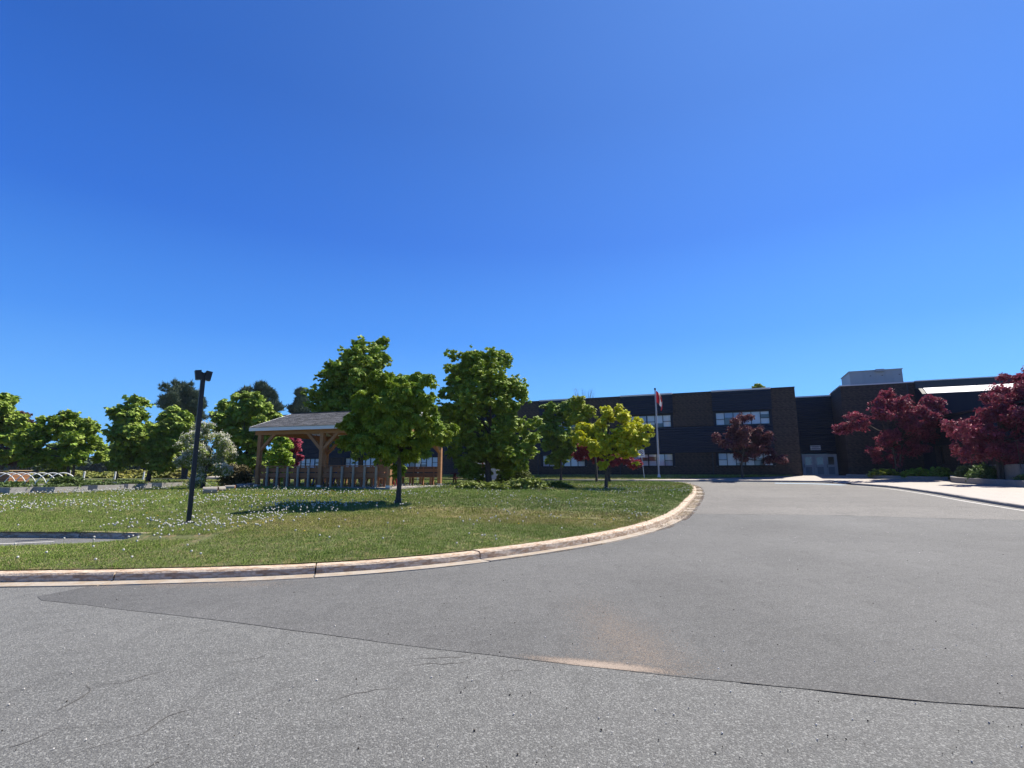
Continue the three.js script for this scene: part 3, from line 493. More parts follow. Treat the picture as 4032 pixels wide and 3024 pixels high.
const LOBES = { // crown masses: x, y from the trunk foot and radius, metres
  front: [[-1.49, 2.8, 0.7], [-0.75, 3.66, 0.78], [0.05, 4.1, 0.61], [0.85, 3.53, 0.51], [0.45, 2.64, 0.9], [1.28, 2.49, 0.43], [-0.39, 2.33, 0.87], [-1.62, 2.25, 0.47], [0.1, 1.72, 0.63], [0.79, 1.83, 0.3], [-1.03, 2.87, 0.77], [0.04, 3.34, 0.67]],
  tall: [[-0.43, 8.47, 1.54], [-1.79, 7.34, 1.29], [0.7, 7.98, 1.19], [-2.32, 5.59, 1.35], [-0.63, 6.07, 2.03], [1.25, 6.07, 1.35], [-2.71, 4.34, 0.74], [0.72, 9.87, 0.45], [-0.83, 3.87, 2.01], [1.47, 4.49, 1.07]],
  big: [[-0.61, 8.55, 1.2], [0.82, 8.78, 0.69], [-2.18, 7.74, 1.13], [-0.27, 6.78, 1.87], [-1.83, 5.82, 1.63], [1.24, 6.14, 1.19], [-0.88, 4.25, 2.02], [1.61, 4.41, 1.41], [2.54, 3.01, 1.07], [-2.59, 4.56, 0.84], [-2.09, 2.7, 1.33], [0.07, 2.24, 1.67], [1.61, 1.79, 1.06], [-1.46, 1.33, 0.83]],
  lime: [[0.15, 4.16, 0.85], [1.14, 4.36, 0.54], [1.02, 4.86, 0.33], [1.82, 3.88, 0.69], [2.5, 3.46, 0.39], [-0.97, 3.74, 0.69], [-0.58, 2.77, 0.84], [0.95, 2.9, 1.08], [1.91, 2.63, 0.6], [-0.05, 1.94, 0.6], [-1.27, 3.04, 0.48], [1.47, 1.94, 0.42]],
  m142: [[-0.8, 4.25, 0.71], [-1.49, 3.79, 0.6], [0.3, 3.94, 0.6], [-2.11, 2.89, 0.76], [-0.46, 2.89, 1.03], [0.76, 2.74, 0.65], [-2.25, 1.85, 0.59], [-0.89, 1.7, 0.7], [1.18, 1.85, 0.38], [0.29, 1.85, 0.59]],
  m320: [[-1.1, 6.32, 1.09], [-2.69, 5.91, 1.01], [0.99, 5.91, 1.09], [2.51, 5.09, 0.93], [-2.89, 4.28, 1.08], [-0.43, 4.07, 1.85], [2.05, 3.67, 1.27], [-3.32, 2.86, 0.61], [-1.42, 2.26, 1.23], [1.0, 2.26, 1.38], [2.81, 2.26, 0.84]],
  purple: [[0.46, 5.93, 0.53], [-0.31, 4.5, 0.96], [-1.69, 3.83, 0.67], [1.01, 4.27, 0.86], [0.05, 3.39, 1.05], [2.1, 4.05, 0.86], [-1.09, 2.95, 0.76], [1.77, 2.73, 0.86], [2.82, 2.07, 0.62], [3.54, 1.72, 0.43], [0.4, 2.07, 0.71], [2.51, 3.61, 0.77]],
  red1: [[-0.06, 6.23, 0.98], [1.39, 6.35, 0.89], [-1.6, 5.4, 0.97], [-3.12, 4.58, 0.84], [-4.0, 3.97, 0.57], [2.73, 5.61, 1.06], [4.14, 5.4, 0.97], [0.78, 4.78, 1.32], [2.31, 3.97, 1.23], [3.59, 4.37, 1.06], [-1.25, 3.15, 0.88], [0.73, 2.75, 1.05], [-0.81, 1.74, 0.74], [1.72, 2.55, 0.79], [0.35, 1.34, 0.57]],
  red2: [[2.41, 7.34, 0.53], [1.42, 6.33, 0.78], [2.46, 5.67, 1.06], [-0.51, 5.5, 0.57], [0.18, 4.68, 0.92], [-1.71, 4.03, 0.77], [-2.78, 3.38, 0.63], [-0.88, 3.05, 1.05], [1.17, 3.7, 1.33], [2.19, 3.05, 1.19], [-1.53, 1.93, 0.77], [-0.11, 1.77, 0.83], [3.61, 4.68, 2.11], [4.27, 6.67, 1.42]],
  m530: [[-0.59, 6.4, 1.21], [-1.96, 6.0, 1.04], [0.81, 6.4, 1.13], [1.87, 5.6, 0.69], [-2.43, 4.6, 1.12], [-0.42, 4.4, 1.81], [1.77, 4.4, 0.95], [-1.85, 2.62, 1.2], [0.18, 2.03, 1.36], [-2.55, 1.64, 0.77]],
  leftm: [[-0.76, 6.48, 0.58], [-0.22, 5.4, 0.74], [0.93, 4.86, 0.51], [-0.17, 3.98, 1.02], [1.18, 3.27, 0.63], [-0.03, 2.05, 0.69], [0.97, 2.4, 0.51], [-1.76, 5.04, 1.44]],
  copper: [[-0.27, 6.11, 0.8], [0.56, 5.18, 0.6], [0.32, 3.81, 0.89], [-0.38, 2.45, 0.99], [0.95, 2.67, 0.54], [-0.55, 4.95, 0.99]],
  pine1: [[-1.82, 12.44, 0.84], [-2.9, 11.66, 1.04], [-0.14, 11.79, 0.97], [-4.06, 10.49, 0.9], [-1.85, 9.71, 1.8], [1.0, 10.03, 1.18], [2.56, 8.55, 0.55], [-0.55, 6.51, 2.2], [-3.04, 7.14, 1.52], [-0.19, 3.03, 1.91]],
  pine2: [[-0.42, 12.93, 0.87], [-1.66, 11.77, 1.09], [1.02, 11.77, 1.01], [0.15, 10.09, 1.73], [2.38, 9.75, 0.79], [-2.16, 9.75, 1.08], [0.09, 6.75, 2.15]],
  pine3: [[-0.19, 12.87, 0.62], [0.04, 11.57, 0.93], [-0.58, 10.14, 1.0], [0.87, 9.78, 0.85], [0.29, 7.86, 1.38]],
  small: [[-1.16, 7.11, 0.72], [0.74, 7.35, 0.92], [1.67, 6.4, 0.66], [-1.64, 5.78, 0.92], [0.24, 5.55, 1.32], [-0.96, 3.9, 1.17], [0.91, 3.67, 1.16], [-0.28, 2.04, 1.01]],
  blossom: [[-0.23, 2.91, 0.48], [-0.66, 2.57, 0.55], [0.38, 2.57, 0.47], [-1.18, 1.99, 0.52], [-0.13, 1.88, 0.7], [0.91, 1.88, 0.47], [1.22, 2.27, 0.22], [-0.51, 1.08, 0.54], [0.52, 1.08, 0.59], [1.22, 0.97, 0.3], [-1.33, 1.31, 0.27], [0.01, 0.52, 0.3]],
  yel2: [[-1.35, 6.64, 0.55], [-0.38, 5.85, 0.76], [-1.57, 5.46, 0.76], [-0.81, 4.48, 0.93], [-1.6, 3.71, 0.59], [0.16, 4.29, 0.55]],
  redsh: [[-2.17, 2.99, 0.57], [-1.17, 2.39, 0.61], [0.23, 2.19, 0.65], [-2.59, 2.19, 0.31], [1.44, 1.99, 0.52], [2.31, 1.59, 0.43], [-0.59, 1.59, 0.43]],
};
// crown limits are metres from the trunk foot: left, right (x), low, high (y)
function tree(name, label, group, { x, d, y, left, right, low, high, depth, profile = 'round', clumps = 60, clump = .24, leaves = 5000, spray = SPRAY.maple, mat = LEAF, color, vary = .42, trunk = .14, stems = 1, lean = 0, seed = 1, size = 1, limbs = 14, flat = .8, extra, hollow = .35, lobes }) {
  const r = rng(seed * 7919 + 13), o = thing(name, label, 'tree', [x, y, -d], 0, group);
  if (lobes) { left = Math.min(...lobes.map((l) => l[0] - l[2])); right = Math.max(...lobes.map((l) => l[0] + l[2])); low = Math.min(...lobes.map((l) => l[1] - l[2])); high = Math.max(...lobes.map((l) => l[1] + l[2])); }
  const cx = (left + right) / 2, rx = (right - left) / 2, rz = depth ?? rx, pf = PROFILE[profile], H = high - low, cs = [];
  let guard = 0;
  if (lobes) {
    const w = Math.max(...lobes.map((l) => l[0] + l[2])) - Math.min(...lobes.map((l) => l[0] - l[2])), dz = (depth ?? w * .5) * .8;
    lobes.forEach(([lx, ly, lr], i) => { const z = (((i * .618 + seed * .37) % 1) - .5) * dz, n = Math.max(3, Math.round(clumps / lobes.length * 2.2 * (.5 + .5 * r()))); for (let k = 0; k < n; k++) { const u = r() * 2 - 1, th = r() * 6.283, q = Math.sqrt(1 - u * u), m = lr * (.2 + .82 * Math.pow(r(), .65)), c = lr * (.2 + .24 * r()); cs.push([lx + Math.cos(th) * q * m, ly + u * m, z + Math.sin(th) * q * m * 1.1, c]); } for (let k = 0; k < n * .45; k++) { const o2 = lobes[Math.floor(r() * lobes.length)], t = .25 + .5 * r(), far = Math.hypot(o2[0] - lx, o2[1] - ly); if (far > (lr + o2[2]) * 1.25) continue; cs.push([lx + (o2[0] - lx) * t + (r() - .5) * lr, ly + (o2[1] - ly) * t + (r() - .5) * lr, z + (r() - .5) * lr * 1.6, lr * (.16 + .2 * r())]); } });
    clumps = 0;
  }
  while (cs.length < clumps * 2 && guard++ < 5000) {
    const t = Math.pow(r(), .9), R = pf(t), th = r() * 6.283, rr = Math.sqrt(hollow + (1 - hollow) * r());
    const k = clump * .66 * (.5 + .9 * r()) * (.6 + .4 * R), jut = r() < .3 ? 1.14 : .98, px = cx + Math.cos(th) * rr * R * jut * Math.max(.05, rx - k * rx * .8), pz = Math.sin(th) * rr * R * jut * Math.max(.05, rz - k * rz * .8);
    cs.push([px + lean * t, clamp(low + H * t, low + k * rx * .5, high - k * rx * flat * .9), pz, k * rx]);
  }
  if (extra) for (const e of extra) cs.push(e);
  let tot = 0; const wts = cs.map((c) => (tot += c[3] * c[3]));
  const items = [], items2 = [];
  for (let n = 0; n < leaves * .62; n++) {
    const w = r() * tot; let i = 0; while (wts[i] < w) i++;
    const c = cs[i], stray = lobes && r() < .16 ? 1.5 : 1, u = r() * 2 - 1, th = r() * 6.283, s = Math.sqrt(1 - u * u), rad = c[3] * stray * (.25 + 1.0 * Math.pow(r(), .75)) * (1 + .5 * (vnoise(th * 2, u * 3, seed + i) - .5));
    const sc = size * (.75 + .5 * r()), k = 1 - vary / 2 + vary * r(), hue = (r() - .5) * vary * .4;
    const col = color;
    (items).push([c[0] + Math.cos(th) * s * rad, c[1] + u * rad * flat, c[2] + Math.sin(th) * s * rad, sc, (r() - .5) * 1.1, r() * 6.283, (r() - .5) * 1.1, col[0] * k * (1 + hue), col[1] * k, col[2] * k * (1 - hue * .5)]);
  }
  // trunk and limbs
  const tg = [], lg = [], base = low + H * .25, foot = [];
  for (let s = 0; s < stems; s++) {
    const off = stems > 1 ? (s - (stems - 1) / 2) : 0, tipX = cx * .6 + lean * .3 + off * rx * .35, top = low + H * (.5 + .1 * s);
    const pts = [V(off * trunk * 1.2, -.15, 0), V(off * trunk * 1.6 + (r() - .5) * trunk, base * .45, (r() - .5) * trunk), V(tipX * .5, base, (r() - .5) * rz * .1), V(tipX, top, (r() - .5) * rz * .15)];
    foot.push(pts); tg.push(limb(pts, trunk / Math.sqrt(stems), trunk * .25, 9, 14, seed));
    const fl = new THREE.CylinderGeometry(trunk / Math.sqrt(stems) * 1.0, trunk / Math.sqrt(stems) * 1.5, .3, 10); fl.translate(pts[0].x, .0, 0); tg.push(fl);
  }
  mesh('trunk', tg, M.bark, o);
  const order = cs.slice().sort((a, b) => b[3] - a[3]).slice(0, limbs);
  order.forEach((c, i) => { const f = foot[i % stems], cv = new THREE.CatmullRomCurve3(f), st = cv.getPointAt(clamp(.45 + .5 * (c[1] - low) / H * .8, .4, .95)), e = V(c[0], c[1], c[2]), m = st.clone().lerp(e, .5).add(V(0, -.06 * H * r(), 0)); lg.push(limb([st, m, e], trunk * (.32 + .1 * r()), trunk * .06, 5, 6, seed + i)); });
  if (lg.length) mesh('branches', lg, M.bark, o);
  instances('crown', spray, mat, items, o);
  return o;
}
const G = { maple: [.235, .325, .036], far: [.16, .23, .045], lime: [.52, .53, .03], copper: [.11, .05, .04], red: [.29, .062, .095], purple: [.085, .026, .032], pine: [.1, .135, .075], olive: [.12, .125, .06] };
const gl = (x, d) => lawnH(x, d) - .02;
const spots = [
  ['maple_tree', 'dense green maple standing by the compost bin at the lawn edge', 'green maples on the lawn', { x: -38.6, d: 40, y: .85, left: -3.2, right: 1.8, low: 1.9, high: 7.5, clumps: 60, leaves: 4200, spray: SPRAY.mapleFar, color: G.maple, trunk: .2, lobes: LOBES.leftm, seed: 1 }],
  ['copper_maple_tree', 'dark copper leaved maple behind the green maple by the bin', null, { x: -48.7, d: 52, y: .84, left: -2.4, right: 2.2, low: 1.2, high: 7.3, clumps: 45, leaves: 3000, spray: SPRAY.mapleFar, color: G.copper, trunk: .2, lobes: LOBES.copper, seed: 2 }],
  ['maple_tree', 'young green maple with a forked trunk behind the raised garden beds', 'green maples on the lawn', { x: -28.2, d: 34, y: .85, left: -2.8, right: 1.7, low: 1.3, high: 4.9, clumps: 62, clump: .25, leaves: 5200, spray: SPRAY.maple, color: G.maple, trunk: .15, stems: 2, lobes: LOBES.m142, seed: 3, profile: 'wide' }],
  ['maple_tree', 'small green tree beside the grey pole in front of the hedgerow', null, { x: -51.6, d: 60, y: .83, left: -2.4, right: 1.6, low: .9, high: 4.2, clumps: 28, leaves: 1500, spray: SPRAY.mapleFar, color: G.far, trunk: .14, seed: 4 }],
  ['maple_tree', 'broad round green maple in front of the dark pines', 'green maples on the lawn', { x: -31.5, d: 46, y: .83, left: -3.7, right: 3.7, low: 1.6, high: 7.4, clumps: 85, clump: .2, leaves: 7000, spray: SPRAY.mapleFar, color: G.maple, trunk: .22, lobes: LOBES.m320, seed: 5 }],
  ['maple_tree', 'little green tree between the white fence posts', null, { x: -46.2, d: 62, y: .82, left: -1.8, right: 1.8, low: 1.3, high: 4.6, clumps: 22, leaves: 1300, spray: SPRAY.mapleFar, color: G.far, trunk: .14, seed: 6 }],
  ['maple_tree', 'leafy green maple rising beside the pavilion gable', 'green maples on the lawn', { x: -22.5, d: 45, y: .83, left: -2.9, right: 2.7, low: .7, high: 7.3, clumps: 75, leaves: 6000, spray: SPRAY.mapleFar, color: G.maple, trunk: .2, lobes: LOBES.m530, seed: 7 }],
  ['lime_maple_tree', 'small bright green tree seen through the pavilion beside a crimson one', null, { x: -17.4, d: 40, y: .84, left: -1.3, right: 1.1, low: .3, high: 3.6, clumps: 22, leaves: 1500, spray: SPRAY.maple, color: [.28, .4, .035], trunk: .08, seed: 8 }],
  ['crimson_tree', 'crimson leaved tree seen through the pavilion', null, { x: -18.4, d: 44, y: .83, left: -1.0, right: .9, low: 1.2, high: 4.1, clumps: 18, leaves: 1300, spray: SPRAY.maple, color: [.4, .06, .11], trunk: .08, seed: 9 }],
  ['maple_tree', 'tall domed green maple directly behind the pavilion roof', 'green maples on the lawn', { x: -9.9, d: 35, y: .86, left: -3.2, right: 2.6, low: 1.3, high: 10.2, clumps: 100, clump: .24, leaves: 9000, spray: SPRAY.maple, color: G.maple, trunk: .22, lobes: LOBES.tall, seed: 10, profile: 'round' }],
  ['maple_tree', 'young maple with drooping leaves standing alone before the pavilion', 'green maples on the lawn', { x: -3.72, d: 17.47, y: gl(-3.72, 17.47), left: -2.15, right: 1.8, low: 1.3, high: 4.72, depth: 1.9, clumps: 64, clump: .2, leaves: 4300, spray: SPRAY.mapleNear, color: G.maple, trunk: .105, lobes: LOBES.front, seed: 11, profile: 'vase', limbs: 34, hollow: .2 }],
  ['maple_tree', 'large pyramidal green maple beside the red picnic table', 'green maples on the lawn', { x: -1.49, d: 35.1, y: gl(-1.49, 35.1), left: -3.6, right: 3.5, low: .9, high: 9.75, clumps: 120, clump: .19, leaves: 12000, spray: SPRAY.maple, color: G.maple, trunk: .24, lobes: LOBES.big, seed: 12, profile: 'oval', limbs: 22 }],
  ['maple_tree', 'slender green tree against the school wall behind the lime tree', null, { x: 4.9, d: 53.2, y: 1.05, left: -2.4, right: 2.2, low: .8, high: 7.9, clumps: 55, leaves: 3600, spray: SPRAY.mapleFar, color: [.2, .29, .03], trunk: .13, lobes: LOBES.small, seed: 13, profile: 'oval' }],
  ['lime_maple_tree', 'yellow green maple with an open crown on the lawn near the drive', null, { x: 5.55, d: 31.5, y: gl(5.55, 31.5), left: -1.6, right: 2.8, low: 1.35, high: 5.15, depth: 1.9, clumps: 34, clump: .17, leaves: 2300, spray: SPRAY.maple, color: G.lime, vary: .25, trunk: .12, lobes: LOBES.lime, seed: 14, profile: 'vase', hollow: .1, limbs: 40 }],
  ['lime_maple_tree', 'yellowish tree between the lime maple and the school wall', null, { x: 7.0, d: 44, y: .86, left: -2.0, right: 1.2, low: 2.0, high: 7.1, clumps: 36, leaves: 2200, spray: SPRAY.maple, color: [.36, .42, .04], trunk: .12, lobes: LOBES.yel2, seed: 15, hollow: .1 }],
  ['crimson_tree', 'low spreading crimson tree behind the trunk of the lime maple', null, { x: 8.4, d: 46, y: .9, left: -2.9, right: 3.0, low: 1.0, high: 3.4, depth: 1.4, clumps: 36, leaves: 2300, spray: SPRAY.small, size: 1.7, color: [.3, .045, .07], trunk: .12, lobes: LOBES.redsh, seed: 16, profile: 'wide', stems: 2 }],
  ['purple_tree', 'purple leaved tree in front of the classroom windows', null, { x: 21.84, d: 50.3, y: 1.16, left: -2.4, right: 4.0, low: 1.3, high: 6.2, depth: 1.9, clumps: 46, clump: .13, leaves: 2900, spray: SPRAY.small, size: 1.5, color: [.17, .066, .074], vary: .6, trunk: .13, lobes: LOBES.purple, seed: 17, profile: 'wide', hollow: .1, limbs: 30 }],
  ['crimson_tree', 'wide crimson crab apple in the planting bed beside the entrance', 'crimson trees in the planting bed', { x: 33.5, d: 46, y: bedH(33.5, 46) - .05, left: -4.8, right: 5.0, low: 1.0, high: 6.6, depth: 3.0, clumps: 62, clump: .12, leaves: 5200, spray: SPRAY.small, size: 1.5, color: G.red, vary: .75, trunk: .17, stems: 2, lobes: LOBES.red1, seed: 18, profile: 'wide', hollow: .12, limbs: 40 }],
  ['crimson_tree', 'tall crimson crab apple growing inside the concrete planter', 'crimson trees in the planting bed', { x: 33.7, d: 36.6, y: bedH(33.7, 36.6) - .05, left: -4.4, right: 5.4, lean: 2.4, low: 1.5, high: 7.9, depth: 3.0, clumps: 70, clump: .13, leaves: 6200, spray: SPRAY.small, size: 1.35, color: G.red, vary: .75, trunk: .17, stems: 2, lobes: LOBES.red2, seed: 19, profile: 'wide', hollow: .12, limbs: 40 }],
  ['maple_tree', 'green tree top showing over the school parapet', null, { x: 38.2, d: 80, y: 1.2, left: -2.2, right: 2.4, low: 5, high: 14.2, clumps: 40, leaves: 1800, spray: SPRAY.mapleFar, color: [.26, .33, .04], trunk: .2, seed: 20 }],
];
for (const [n, l, g, o] of spots) tree(n, l, g ?? undefined, o);
for (const [l, o] of [
  ['dark pine with twin trunks behind the broad round maple', { x: -44.4, d: 72, y: .9, left: -4.6, right: 4.2, low: 1.6, high: 13.6, lobes: LOBES.pine1, seed: 31, stems: 2 }],
  ['lower dark pine at the side of the twin trunked pine', { x: -46.3, d: 75, y: .9, left: -3.2, right: 3.2, low: 1.6, high: 12.4, seed: 32 }],
  ['dark pine rising behind the maple at the pavilion gable', { x: -36.3, d: 75, y: .9, left: -4.2, right: 4.4, low: 2.0, high: 14.0, lobes: LOBES.pine2, seed: 33 }],
  ['narrow dark pine standing apart above the pavilion roof', { x: -32.6, d: 80, y: .9, left: -2.8, right: 2.8, low: 2.0, high: 13.7, lobes: LOBES.pine3, seed: 34 }]]) tree('pine_tree', l, 'dark pines behind the lawn', { ...o, profile: 'pine', clumps: 90, clump: .3, leaves: 4200, spray: SPRAY.needle, mat: NEEDLE, size: 1.5, color: G.pine, vary: .35, trunk: .28, limbs: 10, flat: .7, hollow: .2 });
{ // blossoming tree
  const o = tree('blossom_tree', 'small tree in white blossom behind the dark lamp post', undefined, { x: -15.2, d: 26.2, y: gl(-15.2, 26.2), left: -1.75, right: 1.75, low: .35, high: 3.3, clumps: 40, clump: .2, leaves: 2300, spray: SPRAY.small, size: .85, color: [.24, .3, .07], trunk: .1, stems: 2, lobes: LOBES.blossom, seed: 41, hollow: .05 });
  const cr = o.getObjectByName('crown'), r = rng(5), items = [], p = V(0, 0, 0), m = new THREE.Matrix4();
  for (let i = 0; i < 2300; i++) { cr.getMatrixAt(Math.floor(r() * cr.count), m); p.setFromMatrixPosition(m); const k = .8 + .2 * r(); items.push([p.x * 1.03 + (r() - .5) * .16, p.y + (r() - .5) * .16 + .04, p.z + (r() - .5) * .16, .8 + .6 * r(), r() * 3, r() * 6, r() * 3, .74 * k, .72 * k, .6 * k]); }
  instances('blossom', SPRAY.petal, PETAL, items, o);
}
{ // bare tree over the roof
  const o = thing('bare_tree', 'leafless grey tree top showing over the school roof', 'tree', [11.8, .9, -85]), r = rng(77), g = [];
  mesh('trunk', limb([V(0, -.2, 0), V(.1, 5, 0), V(0, 9.5, 0)], .25, .1, 8, 10, 2), M.bark, o);
  for (let i = 0; i < 46; i++) { const y = 5 + r() * 5, a = r() * 6.28, L = 2 + r() * 2.6, e = V(Math.cos(a) * L * .42, Math.min(14.3, y + L * 1.35), Math.sin(a) * L * .42); g.push(limb([V(0, y, 0), V(e.x * .45, y + L * .5, e.z * .45), e], .05, .012, 4, 5, i)); for (let k = 0; k < 3; k++) { const s = V(e.x * .5, y + L * .6, e.z * .5), f = V(e.x + (r() - .5) * 1.3, Math.min(14.4, e.y + (r() - .3) * .8), e.z + (r() - .5)); g.push(limb([s, s.clone().lerp(f, .5).add(V(0, .1, 0)), f], .02, .006, 3, 4, i + k)); } }
  mesh('branches', g, M.bark, o);
}
function shrub(name, label, x, d, y, w, h, dep, n, spray, color, seed, { twigs = 0, size = 1, vary = .3, cat = 'shrub', mat = LEAF, group } = {}) {
  const r = rng(seed), o = thing(name, label, cat, [x, y, -d], 0, group), items = [], g = [];
  for (let i = 0; i < n; i++) { const a = r() * 6.283, q = Math.sqrt(r()), t = Math.pow(r(), .8), b = Math.pow(1 - t * t * .8, .5); const k = 1 - vary / 2 + vary * r(); items.push([Math.cos(a) * q * w / 2 * b, .04 + t * h * (.75 + .4 * vnoise(Math.cos(a) * q * 3 + 7, Math.sin(a) * q * 3, seed)), Math.sin(a) * q * dep / 2 * b, size * (.7 + .6 * r()), (r() - .5) * 1.2, r() * 6.28, (r() - .5) * 1.2, color[0] * k, color[1] * k, color[2] * k]); }
  for (let i = 0; i < Math.max(7, twigs); i++) { const a = r() * 6.283, q = Math.sqrt(r()) * .5, s = V(Math.cos(a) * q * w * .35, -.06, Math.sin(a) * q * dep * .35), H = h * (twigs ? .8 + .5 * r() : .6), e = V(s.x * 2.2 + (r() - .5) * .3, H, s.z * 2.2 + (r() - .5) * .3); g.push(limb([s, s.clone().lerp(e, .5).add(V((r() - .5) * .12, .05, (r() - .5) * .12)), e], .014 + .008 * r(), .005, 4, 5, i)); }
  mesh('stems', g, M.bark, o); instances('foliage', spray, mat, items, o); return o;
}
shrub('lilac_shrub', 'half bare twiggy lilac with fresh leaves low down beside the big maple', .14, 39, gl(.14, 39), 2.6, 1.35, 2.2, 900, SPRAY.small, [.13, .16, .03], 51, { twigs: 120, size: 1.15 });
for (const [i, [x, d, w]] of [[-1.6, 27.6, 3.0], [.7, 28.6, 2.6], [2.4, 30.6, 2.2]].entries()) shrub('leafy_perennials', ['patch of pale green leafy perennials nearest the pavilion', 'patch of pale green perennials under the lilac', 'thin patch of perennials towards the lime maple'][i], x, d, gl(x, d), w, .28 + (i === 1 ? .2 : 0), 1.4, 620, SPRAY.hosta, i === 2 ? [.12, .18, .03] : [.2, .25, .045], 60 + i, { size: .8, cat: 'plants' });
for (const [i, [x, d, w, h, c]] of [[32.8, 46.4, 3.4, .5, [.32, .38, .05]], [34.2, 44.6, 3.0, .55, [.22, .36, .04]], [35.2, 43.6, 1.5, .7, [.17, .3, .04]], [34.9, 40.5, 1.7, .9, [.16, .22, .08]], [33.9, 37.9, 2.6, 1.0, [.14, .22, .06]], [32.8, 33.6, 1.6, .4, [.12, .18, .06]]].entries()) shrub('bed_plants', ['low yellow green plants at the entrance end of the planting bed', 'mid height bright green plants in the planting bed', 'rounded green clump at the end of the planting bed', 'grey green bush by the handrail foot', 'dark leafy bush behind the planter wall', 'low dark ground cover inside the planter wall'][i], x, d, bedH(x, d) - .04, w, h, 1.6, 300, i < 3 ? SPRAY.hosta : SPRAY.small, c, 70 + i, { size: i < 3 ? 1.1 : 1.3, cat: 'plants', vary: .7 });
shrub('red_brown_shrub', 'brownish shrub behind the log border beside the pavilion', -14.7, 28.3, gl(-14.7, 28.3), 1.7, 1.0, 1.2, 420, SPRAY.small, [.14, .12, .05], 81, { size: 1.0 });
shrub('weedy_plants', 'tall green weeds between the hoops and the raised beds', -20.2, 24.3, gl(-20.2, 24.3), 2.0, .55, 1.0, 380, SPRAY.small, [.1, .15, .03], 82, { size: 1.0, cat: 'plants' });
shrub('weedy_plants', 'low green weeds in the bed under the white hoops', -22.9, 24.2, gl(-22.9, 24.2), 2.2, .3, 1.0, 300, SPRAY.small, [.09, .15, .03], 83, { size: .9, cat: 'plants' });
{ // hedgerow, far wood and hills on the left
  const r = rng(91), it = [], far = [];
  for (let i = 0; i < 9000; i++) { const x = -120 + r() * 105, d = 80 + r() * 10, h = (.5 + 1.1 * vnoise(x * .25, d * .3, 7)) * r(), k = .7 + .6 * r(), y = vnoise(x * .4, 3, 5); it.push([x, .8 + h, -d, 1.5 + r(), (r() - .5), r() * 6, (r() - .5), (.17 + .06 * y) * k, .2 * k, .022 * k]); }
  tag(instances('hedgerow', SPRAY.mapleFar, LEAF, it), 'yellow green hedgerow of low bushes beyond the lawn', 'hedge');
  for (let i = 0; i < 16000; i++) { const d = 150 + Math.pow(r(), 1.5) * 330, x = -d * (1.15 - r() * 1.0), H = (2.2 + 4.5 * vnoise(x * .05, d * .05, 17)) * (.8 + d / 700), h = H * Math.sqrt(r()), k = .7 + .6 * r(), c = vnoise(x * .06, d * .06, 27); far.push([x, .8 + h, -d, 4 + 5 * r() * d / 300, (r() - .5), r() * 6, (r() - .5), (.035 + .045 * c) * k, (.065 + .045 * c) * k, .03 * k]); }
  tag(instances('woodland', SPRAY.mapleFar, NEEDLE, far), 'distant dull green woodland along the foot of the hills', 'woodland');
  const pos = [], idx = [], uv = [], nx = 80, nd = 8;
  for (let j = 0; j <= nd; j++) for (let i = 0; i <= nx; i++) { const x = -1500 + i * 1500 / nx * 1.15, d = 620 + j * 90, t = Math.sin(Math.PI * j / nd), h = t * (13 + 16 * fbm(x * .0035, 4, 5, 4)) * sstep(400, -250, x); pos.push(x, h - .5, -d); uv.push(x * .05, d * .05); }
  for (let j = 0; j < nd; j++) for (let i = 0; i < nx; i++) { const a = j * (nx + 1) + i, b = a + 1, c = a + nx + 1; idx.push(a, b, c + 1, a, c + 1, c); }
  const g = new THREE.BufferGeometry(); g.setAttribute('position', new THREE.Float32BufferAttribute(pos, 3)); g.setAttribute('uv', new THREE.Float32BufferAttribute(uv, 2)); g.setIndex(idx); g.computeVertexNormals();
  tag(struct('hill', g, std({ map: tiled(turfTex, 3), roughness: 1 })), 'low wooded hills on the horizon');
}
// grass
function bladeGeo(n, spread, h, w, seed) {
  const r = rng(seed), pos = [], nor = [];
  for (let k = 0; k < n; k++) { const a = r() * 6.283, q = Math.sqrt(r()) * spread, x = Math.cos(a) * q, z = Math.sin(a) * q, b = r() * 6.283, bx_ = Math.cos(b), bz = Math.sin(b), H = h * (.55 + .7 * r()), l = H * (.2 + .7 * r()), c = r() * 6.283, lx = Math.cos(c) * l, lz = Math.sin(c) * l;
    pos.push(x - bx_ * w, 0, z - bz * w, x + bx_ * w, 0, z + bz * w, x + lx * .45, H * .65, z + lz * .45, x - bx_ * w * .0 + lx * .45 + bx_ * w * .7, H * .62, z + lz * .45 + bz * w * .7, x + lx, H, z + lz, x + lx * .45 - bx_ * w * .7, H * .62, z + lz * .45 - bz * w * .7); for (let i = 0; i < 6; i++) nor.push(lx * 1.2, .06, lz * 1.2); }
  const g = new THREE.BufferGeometry(); g.setAttribute('position', new THREE.Float32BufferAttribute(pos, 3)); g.computeVertexNormals(); return g;
}
